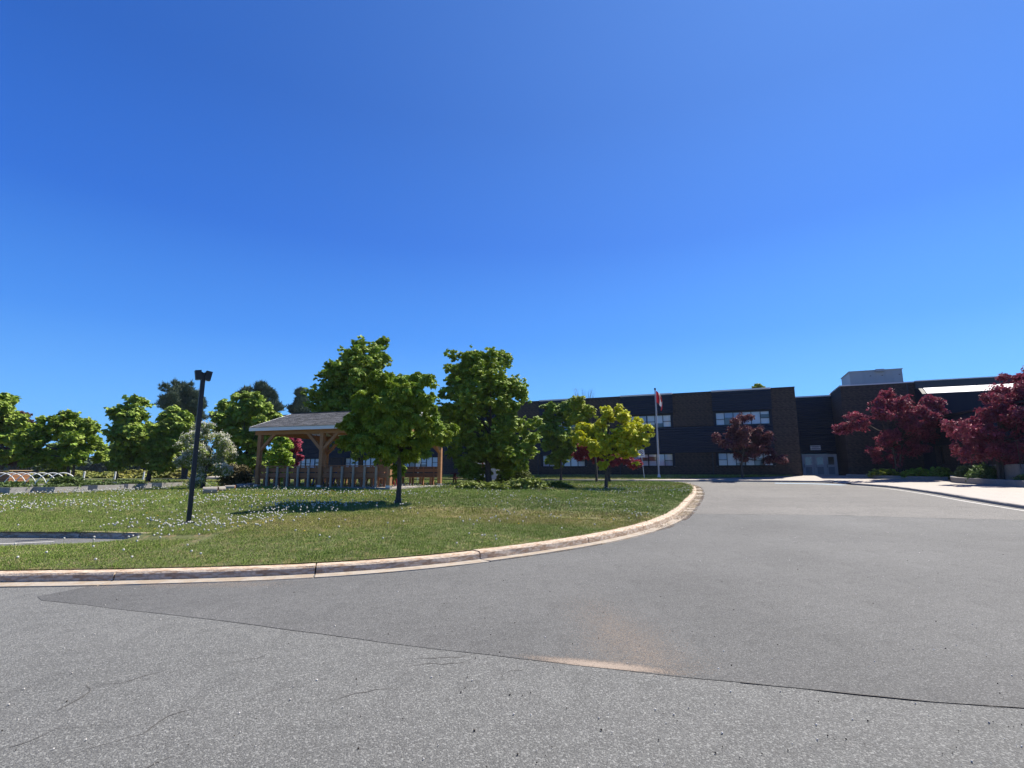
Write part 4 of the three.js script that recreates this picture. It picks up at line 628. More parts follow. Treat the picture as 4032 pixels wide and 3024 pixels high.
{
  const r = rng(1234), near = [], mid = [], wide = [];
  const color = (x, d) => { const f = fbm(x * .16, d * .16, 77, 4), dry = sstep(.5, .74, fbm(x * .11 + 5, d * .2, 99, 4)), one = r(), k = (.75 + .5 * r()) * (.85 + .4 * f); return one < .16 + .26 * dry ? [.37 * k, .32 * k, .165 * k] : [(.17 + .07 * dry) * k, (.24 + .02 * dry) * k, .05 * k]; };
  const fill = (arr, n, x0, x1, d0, d1, s0, s1, keep) => { for (let i = 0; i < n; i++) { const x = x0 + r() * (x1 - x0), d = d0 + r() * (d1 - d0); if (islandSdf(x, d) < .245 + .04 * hash(i, 2, 6) || lotSdf(x, d) > -.02 || (keep && !keep(x, d))) continue; const c = color(x, d), s = s0 + r() * (s1 - s0); arr.push([x, lawnH(x, d) - .008, -d, [s, s * (.5 + .55 * r()) * (.55 + 1.0 * fbm(x * .9, d * .9, 311, 3)), s], (r() - .5) * .25, r() * 6.283, (r() - .5) * .25, ...c]); } };
  const seen = (x, d) => Math.abs(x) < d * 1.02 + 1.5;
  fill(near, 125000, -16, 8, 7.6, 15, .8, 1.25, seen); fill(mid, 62000, -26, 9, 15, 27, 1.1, 1.7, seen); fill(wide, 52000, -46, 14.5, 27, 60, 1.6, 2.6, (x, d) => seen(x, d) && bl(x, d)[1] > 5);
  const strip = []; for (let i = 0; i < 16000; i++) { const x = -20 + r() * 50, d = 47 + r() * 20; if (stripSdf(x, d) < .1) continue; const c = color(x, d), s = 1.6 + r(); strip.push([x, stripH(x, d) - .01, -d, [s, s, s], 0, r() * 6.28, 0, ...c]); }
  tag(instances('grass_blades', bladeGeo(12, .055, .038, .0032, 1), GRASS, near), 'mown grass blades at the kerb edge of the lawn', 'grass');
  tag(instances('grass_blades', bladeGeo(12, .085, .04, .005, 2), GRASS, mid), 'mown grass over the middle of the lawn', 'grass');
  tag(instances('grass_blades', bladeGeo(12, .13, .042, .0085, 3), GRASS, wide), 'mown grass over the far part of the lawn', 'grass');
  tag(instances('grass_blades', bladeGeo(12, .13, .05, .008, 4), GRASS, strip), 'mown grass along the school wall', 'grass');
  // dandelions: the nearest 300 seed heads one by one, the rest as a mass
  const pts = [];
  for (let i = 0; i < 60000 && pts.length < 3400; i++) {
    const x = -24 + r() * 36, d = 8.6 + Math.pow(r(), 1.35) * 26; if (islandSdf(x, d) < .35 || lotSdf(x, d) > -.1 || !seen(x, d)) continue;
    const f = fbm(x * .5, d * .5, 201, 3), lamp = Math.exp(-((x + 7.6) ** 2 + (d - 12.6) ** 2) / 1.6), left = sstep(0, -7, x) * .5; if (r() > sstep(.48, .72, f) * (.4 + left * 1.4) + lamp * 1.6 + .035) continue;
    pts.push([x, d, r()]);
  }
  pts.sort((a, b) => Math.hypot(a[0], a[1]) - Math.hypot(b[0], b[1]));
  const hg = new THREE.IcosahedronGeometry(.018, 1); { const p = hg.attributes.position; for (let i = 0; i < p.count; i++) { const k = .86 + .28 * hash(Math.round(p.getX(i) * 5e4), Math.round(p.getY(i) * 5e4 + p.getZ(i) * 7e4), 3); p.setXYZ(i, p.getX(i) * k, p.getY(i) * k, p.getZ(i) * k); } hg.computeVertexNormals(); }
  const sg = new THREE.CylinderGeometry(.0025, .003, 1, 5); sg.translate(0, .5, 0);
  const fg = new THREE.CylinderGeometry(.02, .008, .012, 9);
  const puff = std({ color: C(.5, .49, .44), roughness: 1 }), stem = std({ color: C(.2, .22, .08) }), yellow = std({ color: C(.75, .52, .02), roughness: .8 });
  pts.slice(0, 300).forEach(([x, d, q]) => { const yl = q > .94, h = yl ? .07 : .08 + .13 * q, o = thing(yl ? 'dandelion_flower' : 'dandelion_seed_head', yl ? 'yellow dandelion flower open in the grass near the kerb' : 'white dandelion seed head on a thin stem in the near lawn', 'dandelion', [x, lawnH(x, d) - .01, -d], q * 6, yl ? 'dandelions in flower near the kerb' : 'dandelion seed heads near the kerb'); const s = mesh('stem', sg, stem, o); s.scale.y = h; const m = mesh(yl ? 'flower' : 'seed_head', yl ? fg : hg, yl ? yellow : puff, o); m.position.y = h + (yl ? 0 : .012); });
  const rest = pts.slice(300), heads = [], yel = [], st = [];
  for (const [x, d, q] of rest) { const h = .09 + .1 * q, y = lawnH(x, d) - .01, yl = q > .9; (yl ? yel : heads).push([x, y + h + .012, -d, yl ? 1.2 : 1.05, 0, q * 6, 0, 1, 1, 1]); st.push([x, y, -d, [1, h, 1], 0, 0, 0, 1, 1, 1]); }
  tag(instances('dandelion_seed_heads', hg, puff, heads), 'white dandelion seed heads scattered over the farther lawn', 'dandelions');
  for (let i = 0; i < 260; i++) { const x = -20 + r() * 16, d = 19 + r() * 5; if (vnoise(x * .6, d * .6, 44) < .45) continue; yel.push([x, lawnH(x, d) + .06, -d, 1.3, 0, 0, 0, 1, 1, 1]); st.push([x, lawnH(x, d) - .01, -d, [1, .07, 1], 0, 0, 0, 1, 1, 1]); }
  tag(instances('dandelion_flowers', fg, yellow, yel), 'yellow dandelion flowers scattered over the farther lawn', 'dandelions');
  tag(instances('dandelion_stems', sg, stem, st), 'thin green dandelion stems over the farther lawn', 'dandelions');
  // sand, grit and dead grass on the asphalt
  const grain = new THREE.IcosahedronGeometry(.0042, 0), sand = [], grit = [], gauss = () => (r() + r() + r() + r() - 2) * .87;
  for (let i = 0; i < 60000; i++) { // drift against the joint, thinning out along it and up the drive
    const fan = i % 2 > 0, x = fan ? 1.1 + gauss() * .5 : .75 + gauss() * .5, d = fan ? seamY(seamNear, x) + .02 + Math.abs(gauss()) * 2.1 + .25 * r() : seamY(seamNear, x) + .06 + gauss() * .11 * Math.exp(-((x - .8) ** 2) / .9);
    if (fan && (d > 8.6 || r() > fbm(x * 2, d * 1.2, 61, 3) * 1.1)) continue;
    if (!fan && r() < .35) continue;
    const k = .85 + .3 * r(), q = (fan ? .5 : .4) + .5 * r() * r(); sand.push([x, roadH(x, d) + (d > seamY(seamNear, x) ? .0062 : .0012), -d, [q, q * .3, q], 0, r() * 3, 0, .29 * k, .235 * k, .185 * k]);
  }
  const cv = new THREE.CatmullRomCurve3(islandKerb.map(([x, d]) => V(x, 0, d)), false, 'centripetal');
  for (let i = 0; i < 15000; i++) { const t = .33 + r() * .42, p = cv.getPointAt(t), tn = cv.getTangentAt(t), n = fbm(t * 160, 1, 300, 3); if (r() > sstep(.35, .7, n) + .1) continue; const edge = r() < .5, o = edge ? .4 + (r() - .5) * .14 : .05 + r() * .33; const x = p.x + tn.z * o, d = p.z - tn.x * o, k = .7 + .6 * r(); grit.push([x, roadH(x, d) + (o < .36 ? .024 : .014), -d, 1 + 2.6 * r() * r(), r() * 3, r() * 3, 0, .36 * k, .28 * k, .2 * k]); }
  for (let i = 0; i < 5000; i++) { const x = -6.8 + r() * 2.8 + r(), d = 7.95 + (r() + r() - 1) * .28 + (x + 6) * .02, k = .8 + .4 * r(); if (vnoise(x * 2, d * 4, 5) < .35) continue; sand.push([x, roadH(x, d) + .007, -d, [.6, .25, .6], 0, r() * 3, 0, .38 * k, .29 * k, .21 * k]); }
  for (let i = 0; i < 2600; i++) { const d = 3 + Math.pow(r(), 1.4) * 26, x = -d + r() * d * 2.2; if (islandSdf(x, d) > -.45 || walkSdf(x, d) > -.3) continue; const dark = r() < .45, k = .6 + .7 * r(); grit.push([x, roadH(x, d) + .008, -d, .5 + 1.6 * r() * r(), r() * 3, r() * 3, 0, (dark ? .05 : .5) * k, (dark ? .042 : .47) * k, (dark ? .032 : .42) * k]); }
  const sm = std({ roughness: 1 });
  tag(instances('spilled_sand', grain, sm, sand), 'tan sand washed along the asphalt joint', 'sand');
  tag(instances('gutter_grit', grain, sm, grit), 'brown grit and crumbs lying in the gutter and over the drive', 'grit');
  const straw = [], sgeo = new THREE.BoxGeometry(.003, .002, .07);
  for (let i = 0; i < 1500; i++) { const c = [.395, .43, .46, .49, .53, .57, .62][Math.floor(r() * 7)], t = c + (r() - .5) * .02, p = cv.getPointAt(t), tn = cv.getTangentAt(t), o = -.02 + r() * .42, x = p.x + tn.z * o, d = p.z - tn.x * o, k = .7 + .5 * r(); straw.push([x, roadH(x, d) + .03 + .02 * r(), -d, .6 + r(), (r() - .5) * .5, r() * 6.28, 0, .38 * k, .3 * k, .17 * k]); }
  tag(instances('dead_grass', sgeo, sm, straw), 'tufts of dead grass caught at the kerb joints', 'dead grass');
}

// ------------------------------------------------------------------ pavilion
{
  const [cx, cd] = [-5.66, 24.5], floor = .95, L = 7.55, Wd = 5.3;
  // local: -x along the front towards the left, -z towards the back; origin at the front right post
  const o = thing('picnic_pavilion', 'open timber pavilion with grey shingled gable roof and white fascia', 'pavilion', [cx, floor, -cd], RAD(-18));
  const post = (x, z, h = 2.6) => { const p = mesh('post', bx(.19, h, .19, x, h / 2 - .02, z), M.wood, o); mesh('post_base', bx(.22, .12, .22, x, .04, z), M.steel, p); return p; };
  mesh('slab', bb(-L - .15, .15, -.5, .0, -Wd - .15, .15), M.concrete, o);
  for (const z of [0, -Wd]) for (const x of [-L, -L / 2, 0]) post(x, z);
  for (const z of [0, -Wd]) mesh('beam', bb(-L - .3, .3, 2.58, 2.86, z - .08, z + .08), M.wood, o);
  for (const x of [-L, -L / 2, 0]) mesh('tie_beam', bb(x - .07, x + .07, 2.6, 2.84, -Wd + .08, -.08), M.wood, o);
  for (const z of [0, -Wd]) for (const [x, s] of [[-L, 1], [-L / 2, 1], [-L / 2, -1], [0, -1]]) mesh('brace', beam(V(x, 1.75, z), V(x + s * .88, 2.62, z), .12, .14), M.wood, o);
  for (const x of [-L, 0]) for (const [z, s] of [[0, -1], [-Wd, 1]]) mesh('brace', beam(V(x, 1.75, z), V(x, 2.62, z + s * .88), .12, .14), M.wood, o);
  const ov = .38, eave = 2.86, rise = 1.02, half = Wd / 2 + ov, x0 = -L - ov, x1 = ov, zc = -Wd / 2, ang = Math.atan2(rise, half), slope = Math.hypot(rise, half);
  for (const s of [1, -1]) {
    mesh('soffit', bx(x1 - x0, .02, slope, (x0 + x1) / 2, eave + rise / 2, zc + s * half / 2, s * ang), M.signWhite, o);
    mesh('roof_deck', bx(x1 - x0, .05, slope + .02, (x0 + x1) / 2, eave + rise / 2 + .045, zc + s * half / 2, s * ang), M.woodGrey, o);
    // shingles laid course by course
    const r = rng(s + 9), pos = [], nor = [], col = [], courses = Math.round(slope / .145), ux = V(0, Math.sin(ang), -s * Math.cos(ang)), nn = V(0, Math.cos(ang), s * Math.sin(ang)), e0 = V(0, eave + .075, zc + s * (half + .03));
    for (let c = 0; c < courses; c++) for (let x = x0 - .02; x < x1 + .02;) {
      const w = Math.min(x1 + .02 - x, .2 + .16 * r()), a = c * slope / courses - .015, b = (c + 1) * slope / courses + .03, t = .017 + .01 * r(), k = .035 + .06 * r(), tone = [k * 1.1, k * 1.14, k * 1.22];
      const pt = (xx, al, hh) => e0.clone().addScaledVector(ux, al).addScaledVector(nn, hh).setX(xx), A = pt(x, a, t), B = pt(x + w - .006, a, t), Cc = pt(x + w - .006, b, .006), D = pt(x, b, .006), A0 = pt(x, a, 0), B0 = pt(x + w - .006, a, 0);
      for (const tri of [[A, B, Cc], [A, Cc, D], [A0, B0, B], [A0, B, A]]) { for (const v of tri) { pos.push(v.x, v.y, v.z); col.push(...tone); } }
      x += w;
    }
    const g = new THREE.BufferGeometry(); g.setAttribute('position', new THREE.Float32BufferAttribute(pos, 3)); g.setAttribute('color', new THREE.Float32BufferAttribute(col, 3)); g.computeVertexNormals();
    mesh('shingles', g, std({ vertexColors: true, roughness: .95, side: THREE.DoubleSide }), o).userData.kind = 'stuff';
    mesh('fascia', bb(x0 - .03, x1 + .03, eave - .1, eave + .08, zc + s * (half + .012) - .012, zc + s * (half + .012) + .012), M.white, o);
    for (const [x, q] of [[x0 - .018, 0], [x1 + .018, 1]]) mesh('rake_board', beam(V(x, eave - .0, zc + s * half), V(x, eave + rise, zc + s * .02), .03, .2), M.white, o);
  }
  mesh('ridge_cap', bb(x0, x1, eave + rise + .085, eave + rise + .11, zc - .12, zc + .12), M.fascia, o);
  for (const x of [-L, 0]) { const sh = new THREE.Shape(); sh.moveTo(-half + .3, 0); sh.lineTo(half - .3, 0); sh.lineTo(0, rise - .1); sh.closePath(); const g = new THREE.ExtrudeGeometry(sh, { depth: .03, bevelEnabled: false }); g.rotateY(Math.PI / 2); g.translate(x, eave + .02, zc); mesh('gable_panel', g, M.white, o); }
  for (const s of [1, -1]) for (let k = 0; k < 9; k++) { const x = -L + .4 + k * (L - .8) / 8; mesh('rafter', beam(V(x, eave - .06, zc + s * (half - .1)), V(x, eave + rise - .1, zc), .05, .12), M.wood, o); }
  // built in benches, back to the lawn: three back boards, seat, legs, grey back supports
  const place = (x, y, z) => { const p = V(x, y, z).applyAxisAngle(up, RAD(-18)); return [cx + p.x, floor + y + .02, -cd + p.z]; };
  const bench = (label, xl, xr, z, out, supports, turn = 0) => {
    const b = thing('slatted_bench', label, 'bench', place((xl + xr) / 2, 0, z), RAD(-18) + turn, 'slatted benches built round the pavilion'), w = xr - xl, n = Math.max(3, Math.round(w / .62));
    for (const [y, h] of [[.98, .04], [.78, .2], [.52, .2]]) mesh('back_board', y > .9 ? bx(w, .045, .14, 0, y, out * .02) : bx(w, h, .04, 0, y + .02, 0), M.woodDark, b);
    for (const k of [0, 1, 2]) mesh('seat_board', bx(w, .04, .13, 0, .42, -out * (.1 + k * .145)), M.woodDark, b);
    for (let k = 0; k < n; k++) { const x = -w / 2 + .2 + (w - .4) * k / (n - 1); mesh('leg', [bx(.09, .4, .09, x, .2, -out * .1), bx(.09, .4, .09, x, .2, -out * .4)], M.woodDark, b); mesh('back_support', bx(.07, .55, .05, x, .7, -out * .045), M.woodDark, b); }
    for (let k = 0; k < supports; k++) { const x = -w / 2 + w * (k + .85) / (supports + .7); mesh('outer_support', bx(.1, 1.0, .07, x, .45, out * .1), M.woodGrey, b); }
    return b;
  };
  bench('slatted timber bench with grey supports between the far corner post and the middle post', -L + .12, -L / 2 - .12, -.02, 1, 5);
  bench('slatted timber bench with grey supports beside the lone young maple', -L / 2 + .12, -.12, -.02, 1, 5);
  bench('slatted timber bench along the rear edge of the pavilion, school side', -L + .12, -.14, -Wd + .02, -1, 0);
  // tables inside
  const table = (label, x, z, turn, mats) => {
    const t = thing('picnic_table', label, 'table', place(x, 0, z), RAD(-18) + turn);
    for (let k = 0; k < 5; k++) mesh('top_board', bx(1.7, .04, .135, 0, .74, (k - 2) * .145), mats, t);
    for (const s of [-1, 1]) { for (const q of [0, 1]) mesh('seat_board', bx(1.7, .04, .12, 0, .44, s * (.62 + q * .13)), mats, t); }
    for (const x2 of [-.6, .6]) { mesh('leg_frame', [beam(V(x2, 0, .55), V(x2, .72, .2), .09, .04), beam(V(x2, 0, -.55), V(x2, .72, -.2), .09, .04), bx(.04, .09, 1.5, x2 + .045, .4, 0)], mats, t); }
  };
  table('blue topped picnic table in the shade of the pavilion', -5.6, -3.0, .1, std({ color: C(.05, .07, .2), roughness: .5 }));
  table('brown picnic table in the shade of the pavilion', -2.0, -2.6, -.15, M.woodDark);
  const chair = (label, x, z, turn, m) => { const c = thing('garden_chair', label, 'chair', place(x, 0, z), turn, 'low chairs in the pavilion'); mesh('seat', bx(.45, .05, .45, 0, .38, 0), m, c); mesh('backrest', bx(.45, .45, .05, 0, .66, -.2, RAD(-12)), m, c); for (const sx of [-1, 1]) for (const sz of [-1, 1]) mesh('leg', bx(.05, .37, .05, sx * .19, .18, sz * .19), m, c); };
  chair('red garden chair by the right corner post of the pavilion', -.75, -1.5, .6, M.red);
  chair('brown wooden chair beside the red garden chair', -1.25, -.95, -.2, M.wood);
  chair('brown wooden chair with a pale square back behind the slatted bench', -2.3, -.95, .1, M.wood);
  chair('brown wooden chair facing the brown picnic table', -3.15, -.95, -.1, M.wood);
}

// ------------------------------------------------------------------ street furniture and garden things
{
  const x = -8.0, d = 13.33, y = lawnH(x, d), h = 4.17 - y, o = thing('lamp_post', 'dark square lamp post with two box heads on the lawn', 'lamp post', [x, y, -d], RAD(40));
  mesh('pole', bx(.1, h + .1, .1, 0, h / 2 - .05, 0), M.lampPaint, o);
  mesh('base_plate', bx(.24, .03, .24, 0, .02, 0), M.lampPaint, o);
  for (const s of [-1, 1]) { const g = sub('lamp_head', o); g.position.set(s * .05, h - .06, 0); g.rotation.z = s * RAD(-9); const bxg = bx(.14, .24, .15, s * .062, 0, 0); mesh('housing', bxg, M.lampPaint, g); mesh('lens', bx(.11, .02, .11, s * .062, -.128, 0), M.glass, g); mesh('bracket', bx(.07, .1, .1, s * .0, .02, 0), M.lampPaint, g); }
}
{
  const x = -55, d = 66, y = .85, o = thing('light_pole', 'far grey pole behind the forked maple', 'pole', [x, y, -d]);
  mesh('pole', rod(V(0, -.2, 0), V(0, 5.4, 0), .1, .07, 10), M.hvac, o); mesh('footing', new THREE.CylinderGeometry(.25, .3, .5, 14), M.concrete, o);
}
[[-44.1, 54.7], [-43.9, 58.7], [-40.8, 58.8]].forEach(([x, d]) => { const o = thing('fence_post', 'short white post at the far edge of the lawn', 'post', [x, lawnH(x, d) - .05, -d], 0, 'white posts at the lawn edge'); mesh('shaft', rod(V(0, 0, 0), V(.05, .95, 0), .09, .08, 12), M.white, o); mesh('cap', rod(V(.05, .95, 0), V(.052, .99, 0), .1, .08, 12), M.white, o); });
{ // flagpole and flag
  const x = 14.5, d = 52.4, y = stripH(x, d), o = thing('flagpole', 'tall pale metal flagpole before the school', 'flagpole', [x, y, -d]);
  mesh('pole', rod(V(0, .2, 0), V(0, 8.75, 0), .085, .055, 14), std({ color: C(.36, .37, .39), roughness: .45 }), o);
  mesh('collar', rod(V(0, -.05, 0), V(0, .32, 0), .2, .1, 14), M.white, o);
  mesh('truck', rod(V(0, 8.72, 0), V(0, 8.92, 0), .09, .1, 12), M.darkMetal, o);
  mesh('halyard', rod(V(.1, 1.2, .06), V(.08, 8.75, .04), .008, .008, 5), M.white, o);
  const t = canvasTex(512, 256, (c, w, h) => { c.fillStyle = '#e9e6e2'; c.fillRect(0, 0, w, h); c.fillStyle = '#c4141c'; c.fillRect(0, 0, w / 4, h); c.fillRect(w * .75, 0, w / 4, h); const L = [[0, -1], [.14, -.74], [.32, -.8], [.24, -.36], [.48, -.56], [.54, -.44], [.86, -.48], [.74, -.2], [.86, -.1], [.4, .24], [.46, .42], [.04, .36], [.05, .9]]; c.beginPath(); const all = [...L, ...L.slice().reverse().map(([a, b]) => [-a, b])]; all.forEach(([a, b], i) => { const px = w / 2 + a * 88, py = h / 2 + 6 + b * 96; i ? c.lineTo(px, py) : c.moveTo(px, py); }); c.closePath(); c.fill(); });
  const fl = thing('flag', 'red and white flag with a leaf hanging limp from the pole', 'flag', [x + .07, y + 7.05, -d]); fl.scale.set(1.35, 1.25, 1.2);
  const g = new THREE.PlaneGeometry(1, 1, 40, 24), p = g.attributes.position, w = 1.8, hh = .95;
  for (let i = 0; i < p.count; i++) { const u = p.getX(i) + .5, v = p.getY(i) + .5; // limp: gathered near the pole, free edge sags
    const fold = Math.sin(u * 13 + v * 1.2) * .09 * Math.min(1, u * 3), sx = .1 + .34 * Math.sin(Math.min(1, u * 1.1) * 1.9), sag = -Math.pow(u, 1.1) * .75; p.setXYZ(i, sx * (.55 + .45 * Math.sin(v * 2.4 + .5)) * Math.min(1, u * 4 + .1), v * hh * (1 - .1 * u) + sag * (.55 + .45 * (1 - v)) + .35, fold + .05 * Math.sin(v * 5 + u * 7) * u); }
  g.computeVertexNormals(); mesh('cloth', g, new THREE.MeshPhysicalMaterial({ map: t, side: THREE.DoubleSide, roughness: .8, transmission: .25, thickness: 0 }), fl);
}
function signPost(label, x, d, y, h, w, sh, tilt, draw) {
  const o = thing('sign_post', label, 'sign', [x, y, -d], RAD(-8)); o.rotation.z = tilt;
  mesh('pole', bx(.05, h + .1, .04, 0, h / 2 - .1, 0), M.steel, o);
  mesh('plate', bx(w, sh, .008, 0, h - sh / 2 + .02, .03), M.signWhite, o);
  const g = new THREE.PlaneGeometry(w, sh); g.translate(0, h - sh / 2 + .02, .037); mesh('print', g, face(w, sh, canvasTex(256, Math.round(256 * sh / w), draw)), o);
}
const noStop = (x, w, h) => { x.fillStyle = '#cfcfcd'; x.fillRect(0, 0, w, h); x.strokeStyle = '#3a3436'; x.lineWidth = 20; x.beginPath(); x.arc(w / 2, h * .4, w * .3, 0, 7); x.stroke(); x.fillStyle = '#26262a'; x.font = 'bold 120px sans-serif'; x.textAlign = 'center'; x.textBaseline = 'middle'; x.fillText('P', w / 2, h * .41); x.beginPath(); x.moveTo(w * .3, h * .24); x.lineTo(w * .7, h * .56); x.stroke(); x.fillRect(w * .2, h * .78, w * .6, h * .07); };
signPost('leaning white no parking sign on a thin pole beside the flagpole', 12.98, 52.1, stripH(12.98, 52.1), 2.8, .62, .78, RAD(5), noStop);
signPost('white no parking sign with a lower tab beyond the pavilion', -8.86, 50, gl(-8.86, 50), 2.42, .48, .8, 0, (x, w, h) => { noStop(x, w, h * .75); x.fillStyle = '#cfcfcd'; x.fillRect(0, h * .74, w, h * .26); x.fillStyle = '#55555a'; x.fillRect(w * .15, h * .8, w * .7, h * .1); });
// dark red picnic table under the big maple, post, block
{
  const x = -3.25, d = 38, o = thing('red_picnic_table', 'dark red picnic table in the shade of the pyramidal maple', 'table', [x, gl(x, d) + .02, -d], RAD(-4));
  for (let k = 0; k < 5; k++) mesh('top_board', bx(2.3, .045, .14, 0, .76, (k - 2) * .15), M.woodRed, o);
  for (const s of [-1, 1]) for (const q of [0, 1]) mesh('seat_board', bx(2.3, .045, .13, 0, .45, s * (.66 + q * .14)), M.woodRed, o);
  for (const a of [-.85, .85]) mesh('leg_frame', [beam(V(a, -.02, .6), V(a, .74, .2), .1, .045), beam(V(a, -.02, -.6), V(a, .74, -.2), .1, .045), bx(.045, .1, 1.6, a + .05, .4, 0)], M.woodRed, o);
  const p = thing('wooden_post', 'dark wooden post between the picnic table and the maple trunk', 'post', [-2.15, gl(-2.15, 38.8), -38.8]); mesh('shaft', bx(.13, 1.9, .13, 0, .85, 0), M.woodDark, p); mesh('cap', bx(.17, .04, .17, 0, 1.82, 0), M.woodDark, p);
  const b = thing('wooden_block', 'tan wooden block at the foot of the picnic table', 'block', [-1.95, gl(-1.95, 38.1), -38.1], .3); mesh('block', bx(.32, .5, .3, 0, .22, 0), M.woodPale, b); mesh('lid', bx(.36, .03, .34, 0, .485, 0), M.woodPale, b);
}
{ // pale shed by the school
  const x = -2.35, d = 56, y = .98, o = thing('garden_shed', 'small pale grey shed with white trim near the school wall', 'shed', [x, y, -d], RAD(-10));
  for (let k = 0; k < 8; k++) mesh('wall_board', bx(2.9, .185, .05, 0, .1 + k * .175, .9, RAD(-4)), M.signWhite, o);
  mesh('wall', [bb(-1.43, 1.43, -.2, 1.45, -.9, .86)], M.signWhite, o);
  mesh('roof', [bx(3.5, .05, 1.25, 0, 1.72, .52, RAD(24)), bx(3.5, .05, 1.25, 0, 1.72, -.52, RAD(-24))], M.fascia, o);
  mesh('trim', [bx(3.5, .12, .03, 0, 1.46, 1.1), beam(V(-1.74, 1.47, 1.08), V(-1.74, 1.95, 0), .03, .12), beam(V(1.74, 1.47, 1.08), V(1.74, 1.95, 0), .03, .12)], M.white, o);
  mesh('door', bb(.4, 1.1, .0, 1.35, .95, .985), M.hvac, o);
}
{ // little red roofed box
  const x = -.44, d = 49, y = gl(x, d), o = thing('book_box', 'little red roofed box on a post behind the lilac', 'box', [x, y, -d], .2);
  mesh('post', bx(.1, 1.3, .1, 0, .6, 0), M.white, o); mesh('cabinet', bx(.48, .5, .4, 0, 1.5, 0), M.woodRed, o); mesh('door', bx(.36, .36, .02, 0, 1.5, .21), M.white, o);
  mesh('roof', [bx(.66, .03, .36, 0, 1.87, .14, RAD(32)), bx(.66, .03, .36, 0, 1.87, -.14, RAD(-32))], M.red, o);
}
// raised beds, corner towards the drive
[[-20.28, 21.55, 1.5, .9, 'raised bed at the hoops end of the row, weeds behind it'], [-18.77, 21.9, 1.9, 1.2, 'largest raised bed with a long dark side, next to the weeds'], [-18.5, 23.8, 1.3, 1.1, 'middle raised bed of the row behind the lamp post'], [-18.15, 25.2, 1.1, 1.1, 'raised bed next but one to the blossom tree'], [-18.0, 27.4, 1.2, 1.1, 'raised bed at the blossom tree end of the row'], [-23.6, 25.4, 2.2, 1.1, 'raised bed under the white hoops'], [-21.5, 26.9, 1.8, 1.0, 'raised bed behind the largest bed in a second row'], [-21.9, 30.0, 2.0, 1.0, 'raised bed far back in front of the broad maple']].forEach(([x, d, a, b, label], i) => {
  const y = lawnH(x, d), o = thing('raised_bed', 'grey weathered ' + label, 'raised bed', [x, y, -d], RAD(-18), 'raised garden beds'), h = .27;
  // corner at origin: side a runs left-back (-x), side b runs back right (-z)
  const t = .07; // local -x and -z from the corner
  mesh('side', [bb(-a, 0, -.1, h, -t, 0)], M.bedGrey, o); mesh('side', [bb(-t, 0, -.1, h, -b, -t)], M.bedGrey, o); mesh('side', [bb(-a, 0, -.1, h, -b - t, -b)], M.bedGrey, o); mesh('side', [bb(-a, -a + t, -.1, h, -b, -t)], M.bedGrey, o);
  mesh('soil', bb(-a + t, -t, -.1, h - .06, -b, -t), M.soil, o);
  const r = rng(i + 500), it = []; for (let k = 0; k < 90; k++) { const q = .7 + .5 * r(); it.push([-a + .12 + r() * (a - .24), h - .05 + .1 * r(), -.12 - r() * (b - .2), .6 + .5 * r(), (r() - .5), r() * 6, (r() - .5), .09 * q, .14 * q, .03 * q]); }
  instances('seedlings', SPRAY.small, LEAF, it, o);
});
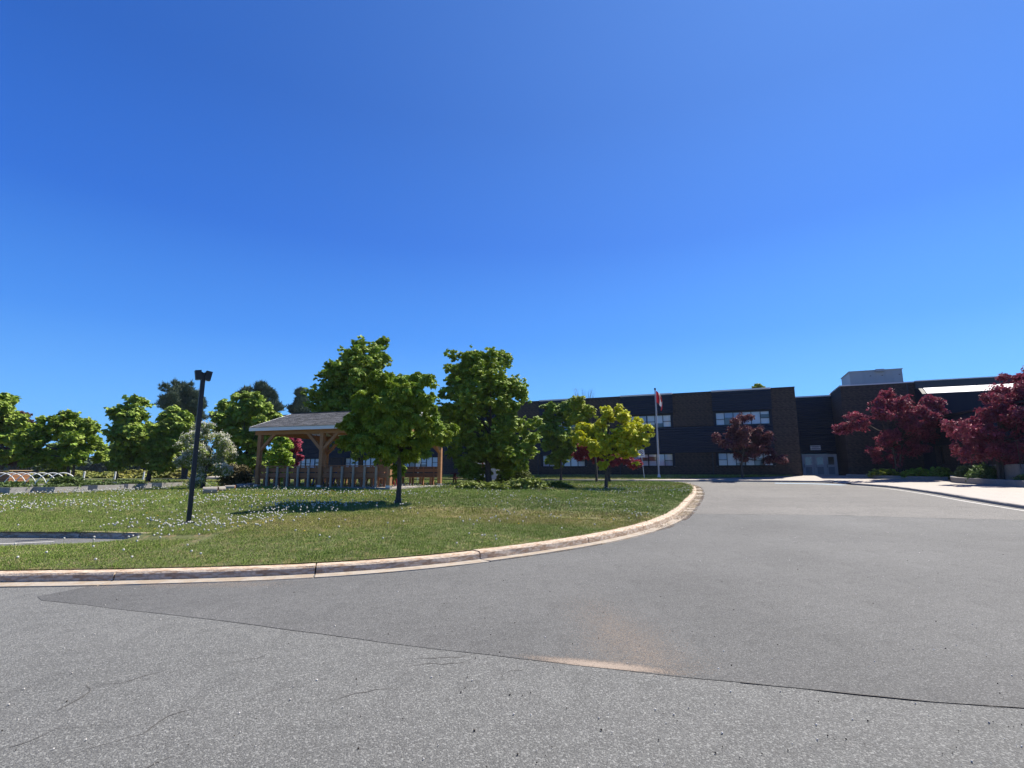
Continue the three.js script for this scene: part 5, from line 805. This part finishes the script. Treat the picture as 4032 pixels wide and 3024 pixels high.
{ // red edging boards and hoops and compost bin
  const x = -22.6, d = 31.2, o = thing('red_edging', 'low red painted boards edging a bed before the broad maple', 'edging', [x, lawnH(x, d), -d], RAD(-6));
  mesh('board', bx(3.0, .26, .05, 0, .1, 0), M.red, o); mesh('board', bx(2.2, .2, .05, .6, .1, -.9), M.red, o); mesh('stake', bx(.06, .4, .06, -1.45, .16, .05), M.red, o);
  [0, 1, 2, 3, 4, 5, 6].forEach((k) => { const hx = -25.6 + k * .62, hd = 26.6 - k * .12, c = new THREE.CatmullRomCurve3(Array.from({ length: 13 }, (_, i) => { const a = Math.PI * i / 12; return V(Math.cos(a) * .62, Math.sin(a) * .78, 0); })), g = new THREE.TubeGeometry(c, 24, .021, 8); const h = thing('plastic_hoop', 'white plastic tunnel hoop arched over the garden bed', 'hoop', [hx, lawnH(hx, hd) + .02, -hd], RAD(38), 'white hoops over the garden bed'); mesh('tube', g, M.pvc, h); for (const s of [-1, 1]) mesh('peg', rod(V(s * .62, -.1, 0), V(s * .62, .12, 0), .026, .026, 8), M.steel, h); });
  const bxx = -33.4, bd = 35, b = thing('compost_bin', 'dark brown timber compost bin at the lawn edge', 'bin', [bxx, lawnH(bxx, bd), -bd], RAD(-12));
  for (let k = 0; k < 5; k++) { mesh('plank', bx(2.4, .15, .04, 0, .08 + k * .17, .6), M.woodDark, b); mesh('plank', bx(.04, .15, 1.2, 1.2, .08 + k * .17, 0), M.woodDark, b); mesh('plank', bx(.04, .15, 1.2, -1.2, .08 + k * .17, 0), M.woodDark, b); }
  mesh('lid', bx(2.55, .05, 1.35, 0, .92, 0), M.woodPale, b); mesh('core', bb(-1.15, 1.15, 0, .8, -.55, .55), M.soil, b);
}
// split logs edging the blossom tree
[[-12.05, 21.3, .5, .16, .5], [-12.5, 22.9, .3, .12, 1.1], [-12.85, 24.3, .42, .11, .3], [-13.1, 25.6, .36, .12, 1.0], [-13.4, 26.8, .42, .1, .35], [-13.8, 28.1, .4, .11, .9]].forEach(([x, d, L, R, a], i) => {
  const y = lawnH(x, d) + R * .72, o = thing('border_log', ['pale barked log with a brown cut end at the lamp post end of the border', 'short pale log second in the border from the lamp post', 'pale log third in the border from the lamp post', 'pale log fourth in the border from the lamp post', 'small pale log next to last in the border', 'pale log at the pavilion end of the border'][i], 'log', [x, y, -d], a, 'logs edging the blossom tree');
  const g = new THREE.CylinderGeometry(R, R * 1.06, L, 16, 3, true); { const p = g.attributes.position; for (let k = 0; k < p.count; k++) { const w = 1 + .1 * (hash(k % 17, i, 6) - .5); p.setXYZ(k, p.getX(k) * w, p.getY(k), p.getZ(k) * w); } g.computeVertexNormals(); } g.rotateZ(Math.PI / 2); mesh('bark', g, M.stone, o);
  for (const s of [-1, 1]) { const c = new THREE.CylinderGeometry(R * .97, R * .97, .02, 16); c.rotateZ(Math.PI / 2); c.translate(s * (L / 2 - .008), 0, 0); mesh('cut_end', c, M.woodDark, o); }
});
// steps and handrails by the low wing
{
  const o0 = bw(10.25, 8.2), y0 = walkH(...o0) + .45, o = thing('entrance_steps', 'concrete steps climbing beside the low school wing', 'steps', [o0[0], y0, -o0[1]], RAD(-22.4 + 9.6));
  for (let k = 0; k < 8; k++) mesh('step', bb(.05, 1.35, -.6, .1 * (k + 1), .36 * k, .36 * k + (k === 7 ? 3 : .36) - .002), M.kerbFar, o);
  for (const [x, lbl] of [[-.02, 'brown metal handrail on the planter side of the steps'], [1.42, 'brown metal handrail on the wall side of the steps']]) {
    const h = thing('handrail', lbl, 'handrail', [o0[0], y0, -o0[1]], RAD(-22.4 + 9.6), 'handrails of the steps'), m = std({ color: C(.09, .055, .035), roughness: .55, metalness: .3 });
    mesh('rail', rod(V(x, .95, -.1), V(x, 2.35, 3.05), .024), m, h); mesh('rail', rod(V(x, .45, -.1), V(x, 1.85, 3.05), .02), m, h); mesh('rail', rod(V(x, 2.35, 3.05), V(x, 2.35, 6), .024), m, h);
    for (const [z, yb, yt] of [[-.1, -.6, .95], [1.5, .3, 1.66], [3.05, .5, 2.35], [5.8, .5, 2.35]]) mesh('post', rod(V(x, yb, z), V(x, yt, z), .024), m, h);
  }
}
scene.fog = new THREE.FogExp2(C(.62, .75, .95), .00012);
renderer.render(scene, camera);
